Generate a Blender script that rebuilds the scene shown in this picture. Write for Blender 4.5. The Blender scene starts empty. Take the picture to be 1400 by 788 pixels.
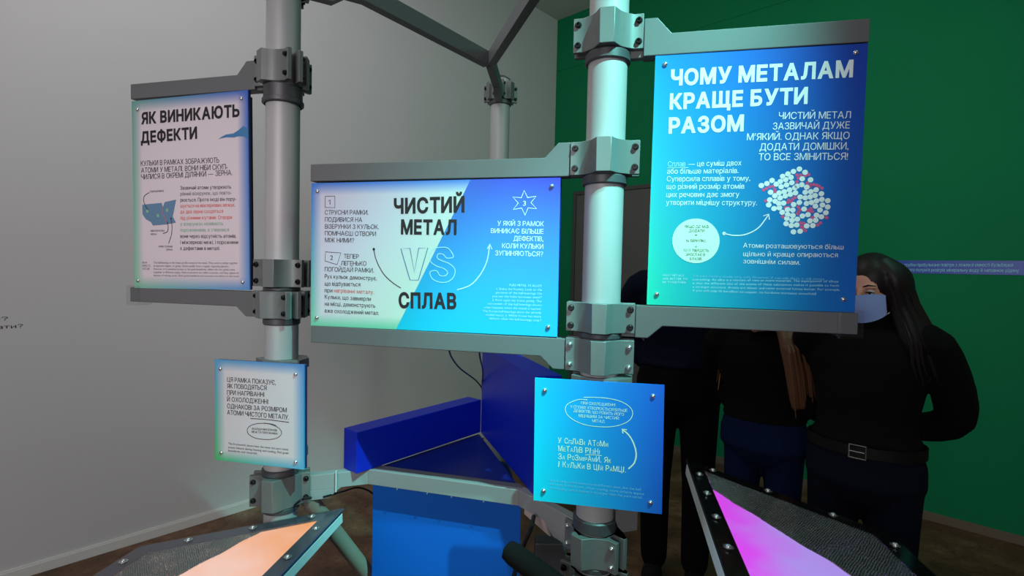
import bpy, math, random
from mathutils import Vector, Matrix
random.seed(7)
C = bpy.context.scene.collection
sc = bpy.context.scene
PI = math.pi
def rad(a): return a*PI/180

# ---------------------------------------------------------------- camera
CAM_H = 1.55; FPX = 710.8; PITCH = rad(2.0085); ROLL = rad(1.2637)
fw = Vector((0, math.cos(PITCH), -math.sin(PITCH)))
_rt = Vector((1, 0, 0)); _up = Vector((0, math.sin(PITCH), math.cos(PITCH)))
RT = math.cos(ROLL)*_rt + math.sin(ROLL)*_up
UP = -math.sin(ROLL)*_rt + math.cos(ROLL)*_up
EYE = Vector((0, 0, CAM_H))
cam = bpy.data.cameras.new('camera'); cam.sensor_width = 36; cam.lens = FPX/1400*36
cam.clip_start = 0.02
co = bpy.data.objects.new('camera', cam); C.objects.link(co)
co.matrix_world = Matrix(((RT.x, UP.x, -fw.x, 0), (RT.y, UP.y, -fw.y, 0), (RT.z, UP.z, -fw.z, CAM_H), (0, 0, 0, 1)))
sc.camera = co

# ---------------------------------------------------------------- world, lights, exposure
sc.view_settings.view_transform = 'Standard'; sc.view_settings.look = 'None'
sc.view_settings.exposure = 0.0; sc.view_settings.gamma = 1; sc.view_settings.use_curve_mapping = False
w = bpy.data.worlds.new('world'); sc.world = w; w.use_nodes = True
w.node_tree.nodes['Background'].inputs[0].default_value = (0.80, 0.78, 0.80, 1)
w.node_tree.nodes['Background'].inputs[1].default_value = 0.10
def aim(o, tgt):
    o.rotation_euler = (Vector(tgt)-o.location).to_track_quat('-Z', 'Y').to_euler()
def area(name, loc, tgt, sx, sy, power, col):
    l = bpy.data.lights.new(name, 'AREA'); l.shape = 'RECTANGLE'; l.size = sx; l.size_y = sy; l.energy = power; l.color = col
    o = bpy.data.objects.new(name, l); C.objects.link(o); o.location = loc; aim(o, tgt); return o
def spot(name, loc, tgt, power, col, ang, blend, size):
    l = bpy.data.lights.new(name, 'SPOT'); l.energy = power; l.color = col; l.spot_size = rad(ang); l.spot_blend = blend; l.shadow_soft_size = size
    o = bpy.data.objects.new(name, l); C.objects.link(o); o.location = loc; aim(o, tgt); return o
area('added_wall_fill', (-0.9, 1.6, 4.0), (-1.9, 3.0, 0.6), 1.8, 0.6, 27, (1.0, 0.97, 0.98))  # added unseen fill that lights the pale wall but spares the sign fronts
area('behind_camera_fill', (-1.5, -2.4, 2.2), (-1.4, 2.0, 1.2), 2.0, 1.4, 56, (1.0, 0.96, 0.97))  # added soft fill from behind the camera, no window there
spot('cyan_stage_spot', (0.88, 0.15, 3.40), (0.12, 1.36, 1.62), 490, (0.28, 1.0, 0.88), 34, 1.0, 0.02)
spot('cyan_low_spot', (0.60, 0.48, 3.20), (-0.18, 1.63, 0.84), 250, (0.27, 1.0, 0.96), 18, 1.0, 0.02)
spot('soft_front_fill', (-0.9, -1.0, 2.6), (-0.98, 1.6, 1.66), 120, (1.0, 0.84, 0.87), 34, 1.0, 0.5)  # added fill to brighten the white signs and the left pole
area('green_side_light', (2.3, 1.4, 3.4), (-0.6, 2.3, 1.7), .4, .4, 6, (0.30, 1.0, 0.80))
spot('green_wall_wash', (1.6, 0.6, 3.7), (1.5, 4.2, 1.9), 88, (0.6, 1.0, 0.78), 100, 1.0, 0.2)

# ---------------------------------------------------------------- measuring helpers
def ray(px, py): return fw + RT*((px-700)/FPX) - UP*((py-394)/FPX)
def on_plane(px, py, pt, n):
    d = ray(px, py); return EYE + d*(((pt-EYE).dot(n))/d.dot(n))
def at_z(px, py, z):
    d = ray(px, py); return EYE + d*((z-CAM_H)/d.z)
def at_y(px, py, y):
    d = ray(px, py); return EYE + d*(y/d.y)

# ---------------------------------------------------------------- object helpers
class MB:
    def __init__(s): s.v = []; s.f = []
    def add(s, vs, fs):
        o = len(s.v); s.v += [tuple(p) for p in vs]; s.f += [tuple(i+o for i in f) for f in fs]; return s
    def box(s, x0, x1, y0, y1, z0, z1):
        return s.add([(x0,y0,z0),(x1,y0,z0),(x1,y1,z0),(x0,y1,z0),(x0,y0,z1),(x1,y0,z1),(x1,y1,z1),(x0,y1,z1)],
                     [(0,3,2,1),(4,5,6,7),(0,1,5,4),(1,2,6,5),(2,3,7,6),(3,0,4,7)])
    def prism(s, poly, h0, h1, axis='z'):
        n = len(poly)
        def m(p, h):
            return (p[0], p[1], h) if axis == 'z' else (p[0], h, p[1])
        a = 0.5*sum(poly[i][0]*poly[(i+1)%n][1]-poly[(i+1)%n][0]*poly[i][1] for i in range(n))
        P = list(poly) if a > 0 else list(poly)[::-1]
        vs = [m(p, h0) for p in P]+[m(p, h1) for p in P]
        fs = [tuple(range(n-1,-1,-1)), tuple(range(n,2*n))]+[(i,(i+1)%n,n+(i+1)%n,n+i) for i in range(n)]
        if axis != 'z': fs = [f[::-1] for f in fs]
        return s.add(vs, fs)
    def lathe(s, prof, seg=24, M=None):
        vs = []; fs = []
        for r, z in prof:
            for k in range(seg):
                a = 2*PI*k/seg; p = Vector((r*math.cos(a), r*math.sin(a), z)); vs.append(M @ p if M else p)
        n = len(prof)
        for i in range(n-1):
            for k in range(seg):
                k2 = (k+1) % seg; fs.append((i*seg+k, i*seg+k2, (i+1)*seg+k2, (i+1)*seg+k))
        if prof[0][0] > 0: fs.append(tuple(range(seg-1,-1,-1)))
        if prof[-1][0] > 0: fs.append(tuple((n-1)*seg+k for k in range(seg)))
        return s.add(vs, fs)
    def tube(s, pts, r, seg=10):
        pts = [Vector(p) for p in pts]; n = len(pts); rs = r if isinstance(r, (list, tuple)) else [r]*n
        vs = []; fs = []; ref = None
        for i, p in enumerate(pts):
            t = (pts[min(i+1,n-1)]-pts[max(i-1,0)]).normalized()
            if ref is None: ref = t.orthogonal().normalized()
            ref = (ref - t*ref.dot(t)).normalized(); b = t.cross(ref)
            for k in range(seg):
                a = 2*PI*k/seg; vs.append(p+(ref*math.cos(a)+b*math.sin(a))*rs[i])
        for i in range(n-1):
            for k in range(seg):
                k2 = (k+1)%seg; fs.append((i*seg+k, i*seg+k2, (i+1)*seg+k2, (i+1)*seg+k))
        fs.append(tuple(range(seg-1,-1,-1))); fs.append(tuple((n-1)*seg+k for k in range(seg)))
        return s.add(vs, fs)
    def build(s, name, mat, parent=None, smooth=False, bevel=0, loc=None, rot=None, uv=None):
        me = bpy.data.meshes.new(name); me.from_pydata(s.v, [], s.f); me.validate(); me.update()
        if isinstance(mat, (list, tuple)):
            for q in mat: me.materials.append(q)
        else: me.materials.append(mat)
        if uv:
            L = me.uv_layers.new(name='UVMap'); x0, x1, z0, z1 = uv
            for l in me.loops:
                c = me.vertices[l.vertex_index].co; L.data[l.index].uv = ((c.x-x0)/(x1-x0), (c.z-z0)/(z1-z0))
        if smooth:
            me.shade_smooth() if hasattr(me, 'shade_smooth') else None
            try: me.set_sharp_from_angle(angle=rad(38))
            except Exception: pass
        o = bpy.data.objects.new(name, me); C.objects.link(o)
        if bevel:
            b = o.modifiers.new('bevel', 'BEVEL'); b.width = bevel; b.segments = 2; b.limit_method = 'ANGLE'; b.angle_limit = rad(40)
        if parent: o.parent = parent
        if loc is not None: o.location = loc
        if rot is not None: o.rotation_euler = rot
        return o
def empty(name, loc, rot=(0,0,0)):
    o = bpy.data.objects.new(name, None); C.objects.link(o); o.empty_display_size = 0.05
    o.location = loc; o.rotation_euler = rot; return o
def tag(o, label=None, cat=None, group=None, kind=None):
    if label: o['label'] = label
    if cat: o['category'] = cat
    if group: o['group'] = group
    if kind: o['kind'] = kind
    return o
def bezier(a, b, c, n):
    a, b, c = Vector(a), Vector(b), Vector(c)
    return [a*(1-t)**2+b*2*t*(1-t)+c*t*t for t in [i/n for i in range(n+1)]]

# ---------------------------------------------------------------- materials
def srgb(r, g, b):
    def f(c):
        c /= 255; return c/12.92 if c <= .04045 else ((c+.055)/1.055)**2.4
    return (f(r), f(g), f(b), 1)
def mat(name, col, rough=.5, metal=0, spec=.5, noise=0, nscale=20, bump=0, bscale=200, emit=None, estr=0, sheen=0):
    m = bpy.data.materials.new(name); m.use_nodes = True; nt = m.node_tree; b = nt.nodes['Principled BSDF']
    b.inputs['Base Color'].default_value = col; b.inputs['Roughness'].default_value = rough; b.inputs['Metallic'].default_value = metal
    b.inputs['Specular IOR Level'].default_value = spec
    if emit: b.inputs['Emission Color'].default_value = emit; b.inputs['Emission Strength'].default_value = estr
    tc = nt.nodes.new('ShaderNodeTexCoord')
    if noise:
        n = nt.nodes.new('ShaderNodeTexNoise'); n.inputs['Scale'].default_value = nscale; n.inputs['Detail'].default_value = 6
        nt.links.new(tc.outputs['Object'], n.inputs['Vector'])
        mx = nt.nodes.new('ShaderNodeMix'); mx.data_type = 'RGBA'
        mx.inputs[6].default_value = tuple(c*(1-noise) for c in col[:3])+(1,); mx.inputs[7].default_value = tuple(min(1, c*(1+noise)) for c in col[:3])+(1,)
        nt.links.new(n.outputs['Fac'], mx.inputs[0]); nt.links.new(mx.outputs[2], b.inputs['Base Color'])
    if bump:
        n = nt.nodes.new('ShaderNodeTexNoise'); n.inputs['Scale'].default_value = bscale; n.inputs['Detail'].default_value = 3
        nt.links.new(tc.outputs['Object'], n.inputs['Vector'])
        bp = nt.nodes.new('ShaderNodeBump'); bp.inputs['Strength'].default_value = bump; bp.inputs['Distance'].default_value = .002
        nt.links.new(n.outputs['Fac'], bp.inputs['Height']); nt.links.new(bp.outputs[0], b.inputs['Normal'])
    return m
M = {}
M['wall'] = mat('pale_plaster', srgb(198,196,198), .9, noise=.04, nscale=1.2, bump=.15, bscale=60)
M['green'] = mat('green_paint', srgb(2,122,78), .75, spec=.25, noise=.10, nscale=1.6, bump=.1, bscale=40)
M['ceil'] = mat('ceiling_paint', srgb(205,205,198), .9)
M['base'] = mat('white_baseboard', srgb(212,210,208), .6)
M['basedark'] = mat('brown_baseboard', srgb(105,92,78), .6)
M['door'] = mat('dark_grey_door', srgb(92,88,88), .6, noise=.05, nscale=5)
M['doorframe'] = mat('door_frame', srgb(72,70,70), .6)
M['alu'] = mat('grey_powder_coat', srgb(104,107,109), .5, .15, bump=.12, bscale=500)
M['alu3'] = mat('brightened_powder_coat', srgb(150,152,154), .5, .1, bump=.1, bscale=500)  # grey powder coat lightened in its colour to make up for missing spot light
M['alu2'] = mat('machined_clamp', srgb(112,117,117), .45, .25, noise=.05, nscale=40, bump=.08, bscale=400)
M['pole'] = mat('galvanized_pole', srgb(172,174,176), .5, .15, noise=.06, nscale=9)
M['ring'] = mat('dark_collar', srgb(78,80,84), .45, .3)
M['steel'] = mat('steel_screw', srgb(205,205,205), .25, .9)
M['darksteel'] = mat('black_bolt', srgb(42,42,44), .35, .7)
M['blackm'] = mat('black_plastic', srgb(14,14,16), .35)
M['ink'] = mat('black_ink', srgb(24,24,30), .6)
M['inkgrey'] = mat('grey_ink', srgb(105,108,120), .6)
M['inkred'] = mat('red_ink', srgb(214,92,74), .6)
M['inkgreen'] = mat('green_ink', srgb(128,176,150), .6)
M['inkblue'] = mat('blue_ink', srgb(60,120,170), .6)
M['inkslate'] = mat('slate_blue_ink', srgb(92,130,160), .6)
M['inkwhite'] = mat('white_ink', srgb(236,244,250), .6)
M['inkpale'] = mat('pale_cyan_ink', srgb(165,228,244), .6)
M['inkfaint'] = mat('faint_cyan_ink', srgb(112,200,236), .6)
M['inkmint'] = mat('mint_ink', srgb(214,246,226), .6)
M['inkpink'] = mat('pink_ink', srgb(226,84,140), .6)
M['violet'] = mat('violet_housing', srgb(58,50,110), .4)
M['navybox'] = mat('navy_housing', srgb(26,34,118), .4)
M['black'] = mat('black_back_box', srgb(20,16,22), .5)
M['bluebox'] = mat('blue_board', srgb(6,38,190), .42, spec=.35)
M['bluecab'] = mat('blue_cabinet_paint', srgb(0,96,200), .5, spec=.35)
M['bluetop'] = mat('dark_blue_top', srgb(12,34,120), .35)
M['rubber'] = mat('black_rubber', srgb(18,18,18), .9, spec=.15)
M['strap'] = mat('white_tie', srgb(215,220,215), .5)

# floor: worn brown concrete, stains of its own
m = mat('brown_floor', srgb(120,98,78), .55, spec=.4); nt = m.node_tree; b = nt.nodes['Principled BSDF']
tc = nt.nodes.new('ShaderNodeTexCoord'); n1 = nt.nodes.new('ShaderNodeTexNoise'); n1.inputs['Scale'].default_value = 3.2; n1.inputs['Detail'].default_value = 8; n1.inputs['Roughness'].default_value = .7
n2 = nt.nodes.new('ShaderNodeTexNoise'); n2.inputs['Scale'].default_value = 38; n2.inputs['Detail'].default_value = 4
r1 = nt.nodes.new('ShaderNodeValToRGB'); e = r1.color_ramp.elements
e[0].position = .35; e[0].color = srgb(66,44,32); e[1].position = .68; e[1].color = srgb(130,104,84)
x = r1.color_ramp.elements.new(.52); x.color = srgb(98,68,48)
r2 = nt.nodes.new('ShaderNodeValToRGB'); r2.color_ramp.elements[0].position = .30; r2.color_ramp.elements[0].color = (.25,.2,.17,1); r2.color_ramp.elements[1].position = .42; r2.color_ramp.elements[1].color = (1,1,1,1)
mu = nt.nodes.new('ShaderNodeMix'); mu.data_type = 'RGBA'; mu.blend_type = 'MULTIPLY'; mu.inputs[0].default_value = .8
for nn in (n1, n2): nt.links.new(tc.outputs['Object'], nn.inputs['Vector'])
nt.links.new(n1.outputs['Fac'], r1.inputs[0]); nt.links.new(n2.outputs['Fac'], r2.inputs[0])
nt.links.new(r1.outputs[0], mu.inputs[6]); nt.links.new(r2.outputs[0], mu.inputs[7]); nt.links.new(mu.outputs[2], b.inputs['Base Color'])
M['floor'] = m

def print_mat(name, TL, TR, BL, BR, white=None, edge=(.05,.05), split=None, wtint=None, upow=.8):
    """printed panel: four-corner gradient; white = centre fades to white away from the edges; split = printed diagonal, white on its left"""
    m = bpy.data.materials.new(name); m.use_nodes = True; nt = m.node_tree; b = nt.nodes['Principled BSDF']
    b.inputs['Roughness'].default_value = .38; b.inputs['Specular IOR Level'].default_value = .3
    N = nt.nodes; Lk = nt.links.new
    uv = N.new('ShaderNodeUVMap'); sp = N.new('ShaderNodeSeparateXYZ'); Lk(uv.outputs[0], sp.inputs[0])
    def mixc(f, a, c):
        x = N.new('ShaderNodeMix'); x.data_type = 'RGBA'
        Lk(f, x.inputs[0])
        for s_, i in ((a, 6), (c, 7)):
            if isinstance(s_, tuple): x.inputs[i].default_value = s_
            else: Lk(s_, x.inputs[i])
        return x.outputs[2]
    def mth(op, a, c=None, clamp=False):
        x = N.new('ShaderNodeMath'); x.operation = op; x.use_clamp = clamp
        for s_, i in ((a, 0), (c, 1)):
            if s_ is None: continue
            if isinstance(s_, (int, float)): x.inputs[i].default_value = s_
            else: Lk(s_, x.inputs[i])
        return x.outputs[0]
    U, V = sp.outputs[0], sp.outputs[1]
    U2 = mth('POWER', mth('MAXIMUM', U, 0.0), upow)
    grad = mixc(V, mixc(U2, BL, BR), mixc(U2, TL, TR))
    out = grad
    if white:
        du = mth('MINIMUM', U, mth('SUBTRACT', 1.0, U)) if not split else U
        dv = mth('MINIMUM', V, mth('SUBTRACT', 1.0, V))
        fu = mth('DIVIDE', du, edge[0], True); fv = mth('DIVIDE', dv, edge[1], True)
        f = mth('MULTIPLY', fu, fv); f = mth('SMOOTHSTEP', f) if False else mth('POWER', f, 1.2)
        wcol = white
        if wtint: wcol = mixc(mth('MULTIPLY', mth('SUBTRACT', mth('ADD', mth('MULTIPLY', U, .9), mth('MULTIPLY', mth('SUBTRACT', 1.0, V), .5)), .35), 1.6, True), white, wtint)
        wh = mixc(f, split[2] if split else grad, wcol)
        if split:
            (ut, ub) = split[:2]
            # right part own gradient
            ln = mth('ADD', mth('MULTIPLY', V, ut-ub), ub)
            g = mth('GREATER_THAN', U, ln)
            wh2 = mixc(f, mixc(V, split[3], split[2]), wcol)
            out = mixc(g, wh2, grad)
        else: out = wh
    Lk(out, b.inputs['Base Color'])
    return m

# ---------------------------------------------------------------- setting
CORNER = Vector((.409, 5.444, 0)); WY = rad(46.99)
dl = Vector((-math.cos(WY), -math.sin(WY), 0)); nl = Vector((math.sin(WY), -math.cos(WY), 0)); dg = nl.copy(); ng = dl.copy()
CEIL = 4.125
def wall_frame(name, origin, along, nrm):
    # local x along the wall, y into the wall (away from room), z up
    return Matrix(((along.x, -nrm.x, 0, origin.x), (along.y, -nrm.y, 0, origin.y), (0, 0, 1, 0), (0, 0, 0, 1)))
def place(o, Mx): o.matrix_world = Mx; return o
WL = wall_frame('l', CORNER, dl, nl)
WG = wall_frame('g', CORNER, dg, ng)
tag(place(MB().box(-.2, 7.5, 0, .15, 0, CEIL).build('wall_left', M['wall']), WL), kind='structure')
gm = MB().box(0, 6.0, 0, .15, 0, 3.597); gm.box(0, 6.0, 0, .15, 3.603, CEIL); gm.box(0, 6.0, .004, .15, 3.59, 3.61)
tag(place(gm.build('wall_right', M['green']), WG), kind='structure')
tag(MB().prism([(-7.5,-4),(7,-4),(7,7),(-7.5,7)], -.1, 0).build('floor', M['floor']), kind='structure')
tag(MB().prism([(-5.6,-1.2),(.3,5.7),(.8,5.5),(6.2,.4),(4.6,-1.2)], CEIL, CEIL+.1).build('ceiling', M['ceil']), kind='structure')
bb = MB().prism([(0,-0.0),(0,-.016),(.0,-.016)], 0, .01) if False else MB().box(0.018, 7.5, -.016, 0, 0, .05); bb.box(0.012, 7.5, -.009, 0, .05, .058)
tag(place(bb.build('baseboard_left', M['base'], bevel=.002), WL), kind='structure')
tag(place(MB().box(1.36, 6.0, -.014, 0, 0, .055).build('baseboard_right', M['basedark'], bevel=.002), WG), kind='structure')
# door in the green wall
door = empty('door_1', (0,0,0)); tag(door, kind='structure'); door.matrix_world = WG
fr = MB(); fr.box(.27, .305, -.022, .0, 0, 2.345); fr.box(1.325, 1.36, -.022, .0, 0, 2.345); fr.box(.305, 1.325, -.022, .0, 2.31, 2.345)
fr.build('door_frame', M['doorframe'], door, bevel=.003)
MB().box(.308, 1.322, -.012, -.0005, .01, 2.307).build('door_leaf', M['door'], door, bevel=.002)
h = MB(); h.lathe([(.026,0),(.026,.006),(.01,.008),(.01,.05)], 16, Matrix.Translation((1.25,-.012,1.0)) @ Matrix.Rotation(PI/2,4,'X')); h.tube([(1.25,-.058,1.0),(1.13,-.058,1.0)], .009, 10)
h.build('door_handle', M['steel'], door, smooth=True)

# ---------------------------------------------------------------- lettering
_glyphs = {}
def _signed(c): return .5*sum(c[i][0]*c[(i+1)%len(c)][1]-c[(i+1)%len(c)][0]*c[i][1] for i in range(len(c)))
def _contours(ch):
    if ch in _glyphs: return _glyphs[ch]
    cu = bpy.data.curves.new('t', 'FONT'); cu.body = ch; cu.size = 1; cu.resolution_u = 3; cu.fill_mode = 'NONE'
    o = bpy.data.objects.new('t', cu); C.objects.link(o)
    me = bpy.data.meshes.new_from_object(o.evaluated_get(bpy.context.evaluated_depsgraph_get()))
    nxt = {}
    for e_ in me.edges:
        a_, b_ = e_.vertices; nxt.setdefault(a_, []).append(b_); nxt.setdefault(b_, []).append(a_)
    seen = set(); out = []
    for v in sorted(nxt):
        if v in seen: continue
        loop = [v]; seen.add(v); cur = min(nxt[v]) if v+1 not in nxt[v] else v+1
        while cur not in seen:
            loop.append(cur); seen.add(cur); c2 = [q for q in nxt[cur] if q not in seen]
            if not c2: break
            cur = c2[0]
        c = [(me.vertices[i].co.x, me.vertices[i].co.y) for i in loop]
        c = [p for i, p in enumerate(c) if math.hypot(p[0]-c[i-1][0], p[1]-c[i-1][1]) > 1e-5]
        if len(c) > 2 and abs(_signed(c)) > 1e-6: out.append(c)
    bpy.data.objects.remove(o); bpy.data.curves.remove(cu); bpy.data.meshes.remove(me)
    _glyphs[ch] = out; return out
def _offset(c, d):
    sg = 1 if _signed(c) > 0 else -1; n = len(c); out = []
    for i in range(n):
        p0, p1, p2 = Vector(c[i-1]), Vector(c[i]), Vector(c[(i+1)%n]); t0 = (p1-p0).normalized(); t1 = (p2-p1).normalized()
        n0 = Vector((t0.y, -t0.x))*sg; n1 = Vector((t1.y, -t1.x))*sg; b_ = n0+n1
        b_ = b_.normalized() if b_.length > .2 else n0
        out.append(tuple(p1+b_*(d/max(.55, b_.dot(n0)))))
    return out
_filled = {}
def _wind(p, c):
    w_ = 0; n = len(c)
    for i in range(n):
        x0, y0 = c[i]; x1, y1 = c[(i+1)%n]
        if y0 <= p[1] < y1 or y1 <= p[1] < y0:
            if p[0] < (x1-x0)*(p[1]-y0)/(y1-y0)+x0: w_ += 1 if y1 > y0 else -1
    return w_
def _fill(ch, bold):
    """solid letter: triangulate all contours together and keep every triangle with a non-zero winding"""
    if (ch, bold) in _filled: return _filled[(ch, bold)]
    from mathutils.geometry import delaunay_2d_cdt
    if ch in 'ІЇI':
        hw = .042+bold; h_ = caph()+bold; q = [(-hw,-bold),(hw,-bold),(hw,h_),(-hw,h_)]; f_ = [(0,1,2,3)]
        if ch == 'Ї':
            for c_ in (-.1, .1): o_ = len(q); q = q+[(c_-.04,h_+.08),(c_+.04,h_+.08),(c_+.04,h_+.16),(c_-.04,h_+.16)]; f_.append((o_,o_+1,o_+2,o_+3))
        _filled[(ch, bold)] = (q, f_); return q, f_
    if ch == '?':
        P_ = [Vector(p) for p in [(.04,.54),(.07,.62),(.14,.68),(.24,.695),(.34,.67),(.405,.60),(.41,.51),(.36,.43),(.27,.36),(.235,.29),(.232,.20)]]; hw = .038+bold; q = []; f_ = []
        L_ = []; R_ = []
        for i, p in enumerate(P_):
            t = (P_[min(i+1,len(P_)-1)]-P_[max(i-1,0)]).normalized(); n_ = Vector((-t.y, t.x))*hw; L_.append(tuple(p+n_)); R_.append(tuple(p-n_))
        n = len(P_); q = L_+R_; f_ = [(i, i+n, i+n+1, i+1) for i in range(n-1)]; d_ = .045+bold
        q += [(.232-d_,0),(.232+d_,0),(.232+d_,2*d_),(.232-d_,2*d_)]; f_.append((2*n,2*n+1,2*n+2,2*n+3))
        _filled[(ch, bold)] = (q, f_); return q, f_
    cs = _contours(ch)
    if not cs: _filled[(ch, bold)] = ([], []); return _filled[(ch, bold)]
    sg = _signed(max(cs, key=lambda c: abs(_signed(c)))) > 0
    polys = [_offset(c, bold if (_signed(c) > 0) == sg else -bold) if bold else c for c in cs]
    vs = []; es = []
    for c in polys:
        o_ = len(vs); vs += [Vector(p) for p in c]; es += [(o_+i, o_+(i+1)%len(c)) for i in range(len(c))]
    r = delaunay_2d_cdt(vs, es, [], 0, 1e-6)
    V = [tuple(p) for p in r[0]]; F = []
    for t in r[2]:
        m_ = (sum(V[i][0] for i in t)/len(t), sum(V[i][1] for i in t)/len(t)); w_ = sum(_wind(m_, c) for c in polys)
        if (w_ > 0) if sg else (w_ < 0): F.append(tuple(t))
    _filled[(ch, bold)] = (V, F); return V, F
def text_mesh(s, bold=0, outline=0):
    V = []; F = []; x = 0
    for ch in s:
        if ch == ' ': x += .29; continue
        v_, f_ = _fill(ch, bold)
        if not v_: x += .3; continue
        x0 = min(p[0] for p in v_); x1 = max(p[0] for p in v_); o_ = len(V)
        V += [(p[0]-x0+x, p[1], 0) for p in v_]; F += [tuple(q+o_ for q in t) for t in f_]
        x += x1-x0+(.09 if ch not in 'КТРУГХ' else .06)
    return V, F
_cap = None
def caph():
    global _cap
    if _cap is None:
        v, _ = text_mesh('Н'); _cap = max(p[1] for p in v)
    return _cap
class Print:
    """collects flat print on a plane: local x right, z up, y = -offset (towards the viewer)"""
    def __init__(s, Mx, off): s.M = Mx; s.Mi = Mx.inverted(); s.off = off; s.layers = {}; s.ln = 0; s.prev = None
    def loc(s, px, py):
        n = (s.M.to_3x3() @ Vector((0,-1,0))); p0 = s.M @ Vector((0, -s.off, 0))
        q = s.Mi @ on_plane(px, py, p0, n); return q.x, q.z
    def mb(s, key):
        if key[0] in ('title_lettering', 'body_lettering'): key = key+(s.ln,)
        return s.layers.setdefault(key, MB())
    def line(s, key, txt, x0, y0, x1, y1, cap, bold=0, outline=0):
        if s.prev is None or abs(s.prev[0]-y1) > 3 or len(txt) > 2: s.ln += 1
        s.prev = (y1,)
        a = s.loc(x0, y0); b = s.loc(x1, y1); mid = ((x0+x1)/2, (y0+y1)/2)
        c0 = s.loc(*mid); c1 = s.loc(mid[0], mid[1]-cap); H = math.hypot(c1[0]-c0[0], c1[1]-c0[1])
        vs, fs = text_mesh(txt, bold, outline)
        if not vs: return
        mn = min(v[0] for v in vs); mx = max(v[0] for v in vs)
        dx, dz = b[0]-a[0], b[1]-a[1]; W = math.hypot(dx, dz); ex = (dx/W, dz/W); ez = (-ex[1], ex[0])
        sx = W/(mx-mn); sz = H/caph(); m = s.mb(key); o = len(m.v)
        for v in vs:
            X = (v[0]-mn)*sx; Z = v[1]*sz; m.v.append((a[0]+ex[0]*X+ez[0]*Z, -s.off-(v[2]*.3*sz if outline else 0), a[1]+ex[1]*X+ez[1]*Z))
        m.f += [tuple(i+o for i in f) for f in fs]
    def stroke(s, key, pts, wpx, closed=False, lift=0):
        P = [Vector(s.loc(*p)) for p in pts]
        q0 = Vector(s.loc(*pts[0])); q1 = Vector(s.loc(pts[0][0], pts[0][1]+wpx)); hw = (q1-q0).length/2
        if closed: P.append(P[0])
        m = s.mb(key); n = len(P); L = []; R = []
        for i, p in enumerate(P):
            if closed and i in (0, n-1): t = (P[1]-P[n-2]).normalized()
            else: t = (P[min(i+1,n-1)]-P[max(i-1,0)]).normalized()
            nn = Vector((-t[1], t[0]))*hw; L.append(p+nn); R.append(p-nn)
        vs = [(p[0], -s.off-lift, p[1]) for p in L+R]
        m.add(vs, [(i, i+n, i+n+1, i+1) for i in range(n-1)])
    def smooth(s, key, pts, wpx, closed=False):
        P = [Vector(p) for p in pts]; out = []; n = len(P)
        rng = range(n if closed else n-1)
        for i in rng:
            p0 = P[(i-1)%n] if closed or i > 0 else P[0]; p1 = P[i]; p2 = P[(i+1)%n]; p3 = P[(i+2)%n] if closed or i+2 < n else P[n-1]
            for k in range(6):
                t = k/6; out.append(.5*((2*p1)+(p2-p0)*t+(2*p0-5*p1+4*p2-p3)*t*t+(3*p1-p0-3*p2+p3)*t**3))
        if not closed: out.append(P[-1])
        s.stroke(key, [tuple(p) for p in out], wpx, closed)
    def disc(s, key, px, py, rpx, seg=14, lift=0):
        c = s.loc(px, py); e_ = s.loc(px, py-rpx); r = math.hypot(e_[0]-c[0], e_[1]-c[1])
        s.mb(key).add([(c[0]+r*math.cos(2*PI*k/seg), -s.off-lift, c[1]+r*math.sin(2*PI*k/seg)) for k in range(seg)], [tuple(range(seg))])
    def poly(s, key, pts, lift=0):
        P = [s.loc(*p) for p in pts]
        if sum(P[i][0]*P[(i+1)%len(P)][1]-P[(i+1)%len(P)][0]*P[i][1] for i in range(len(P))) < 0: P = P[::-1]
        s.mb(key).add([(p[0], -s.off-lift, p[1]) for p in P], [tuple(range(len(P)))])
    def finish(s, parent):
        for k, m in s.layers.items():
            if m.v:
                o = m.build(k[0], M[k[1]], parent)
                if k[0] in ('small_print', 'atom_diagram', 'impurity_atoms', 'strip_lettering', 'grain_highlight'): o['kind'] = 'stuff'

# ---------------------------------------------------------------- signs
PL_ = Vector((-.727, 1.642, 0)); PR_ = Vector((.234, 1.36, 0)); PB_ = Vector((-.082, 2.737, 0))
def make_sign(name, label, c, yaw, tilt, wd, ht, face, side, depth, screws, back=None, group=None):
    root = empty(name, (c[0], c[1], c[2])); root.rotation_euler = (0, 0, 0)
    Mx = Matrix.Translation(c) @ Matrix.Rotation(yaw, 4, 'Z') @ Matrix.Rotation(-tilt, 4, 'Y')
    root.matrix_world = Mx
    tag(root, label, 'sign', group)
    MB().box(-wd/2, wd/2, 0, .005, -ht/2, ht/2).build('printed_face', face, root, uv=(-wd/2, wd/2, -ht/2, ht/2))
    MB().box(-wd/2+.001, wd/2-.001, .0052, depth, -ht/2+.001, ht/2-.001).build('edge_housing', side, root, bevel=.001)
    if back: MB().box(-wd/2+.012, wd/2-.012, depth, depth+back, -ht/2+.012, ht/2-.012).build('back_box', M['black'], root, bevel=.002)
    P = Print(Mx, .0006)
    for (sx, sy) in screws:
        q = P.loc(sx, sy)
        Mq = Matrix.Translation((q[0], 0, q[1])) @ Matrix.Rotation(PI/2, 4, 'X')
        MB().lathe([(.0062,0),(.0062,.0012),(.0055,.0035),(.0032,.0052),(.0001,.0058)], 14, Mq).build('screw', M['steel'], root, smooth=True)
    return root, P
Tt, Bd, Sm = 'title_lettering', 'body_lettering', 'small_print'

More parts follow.
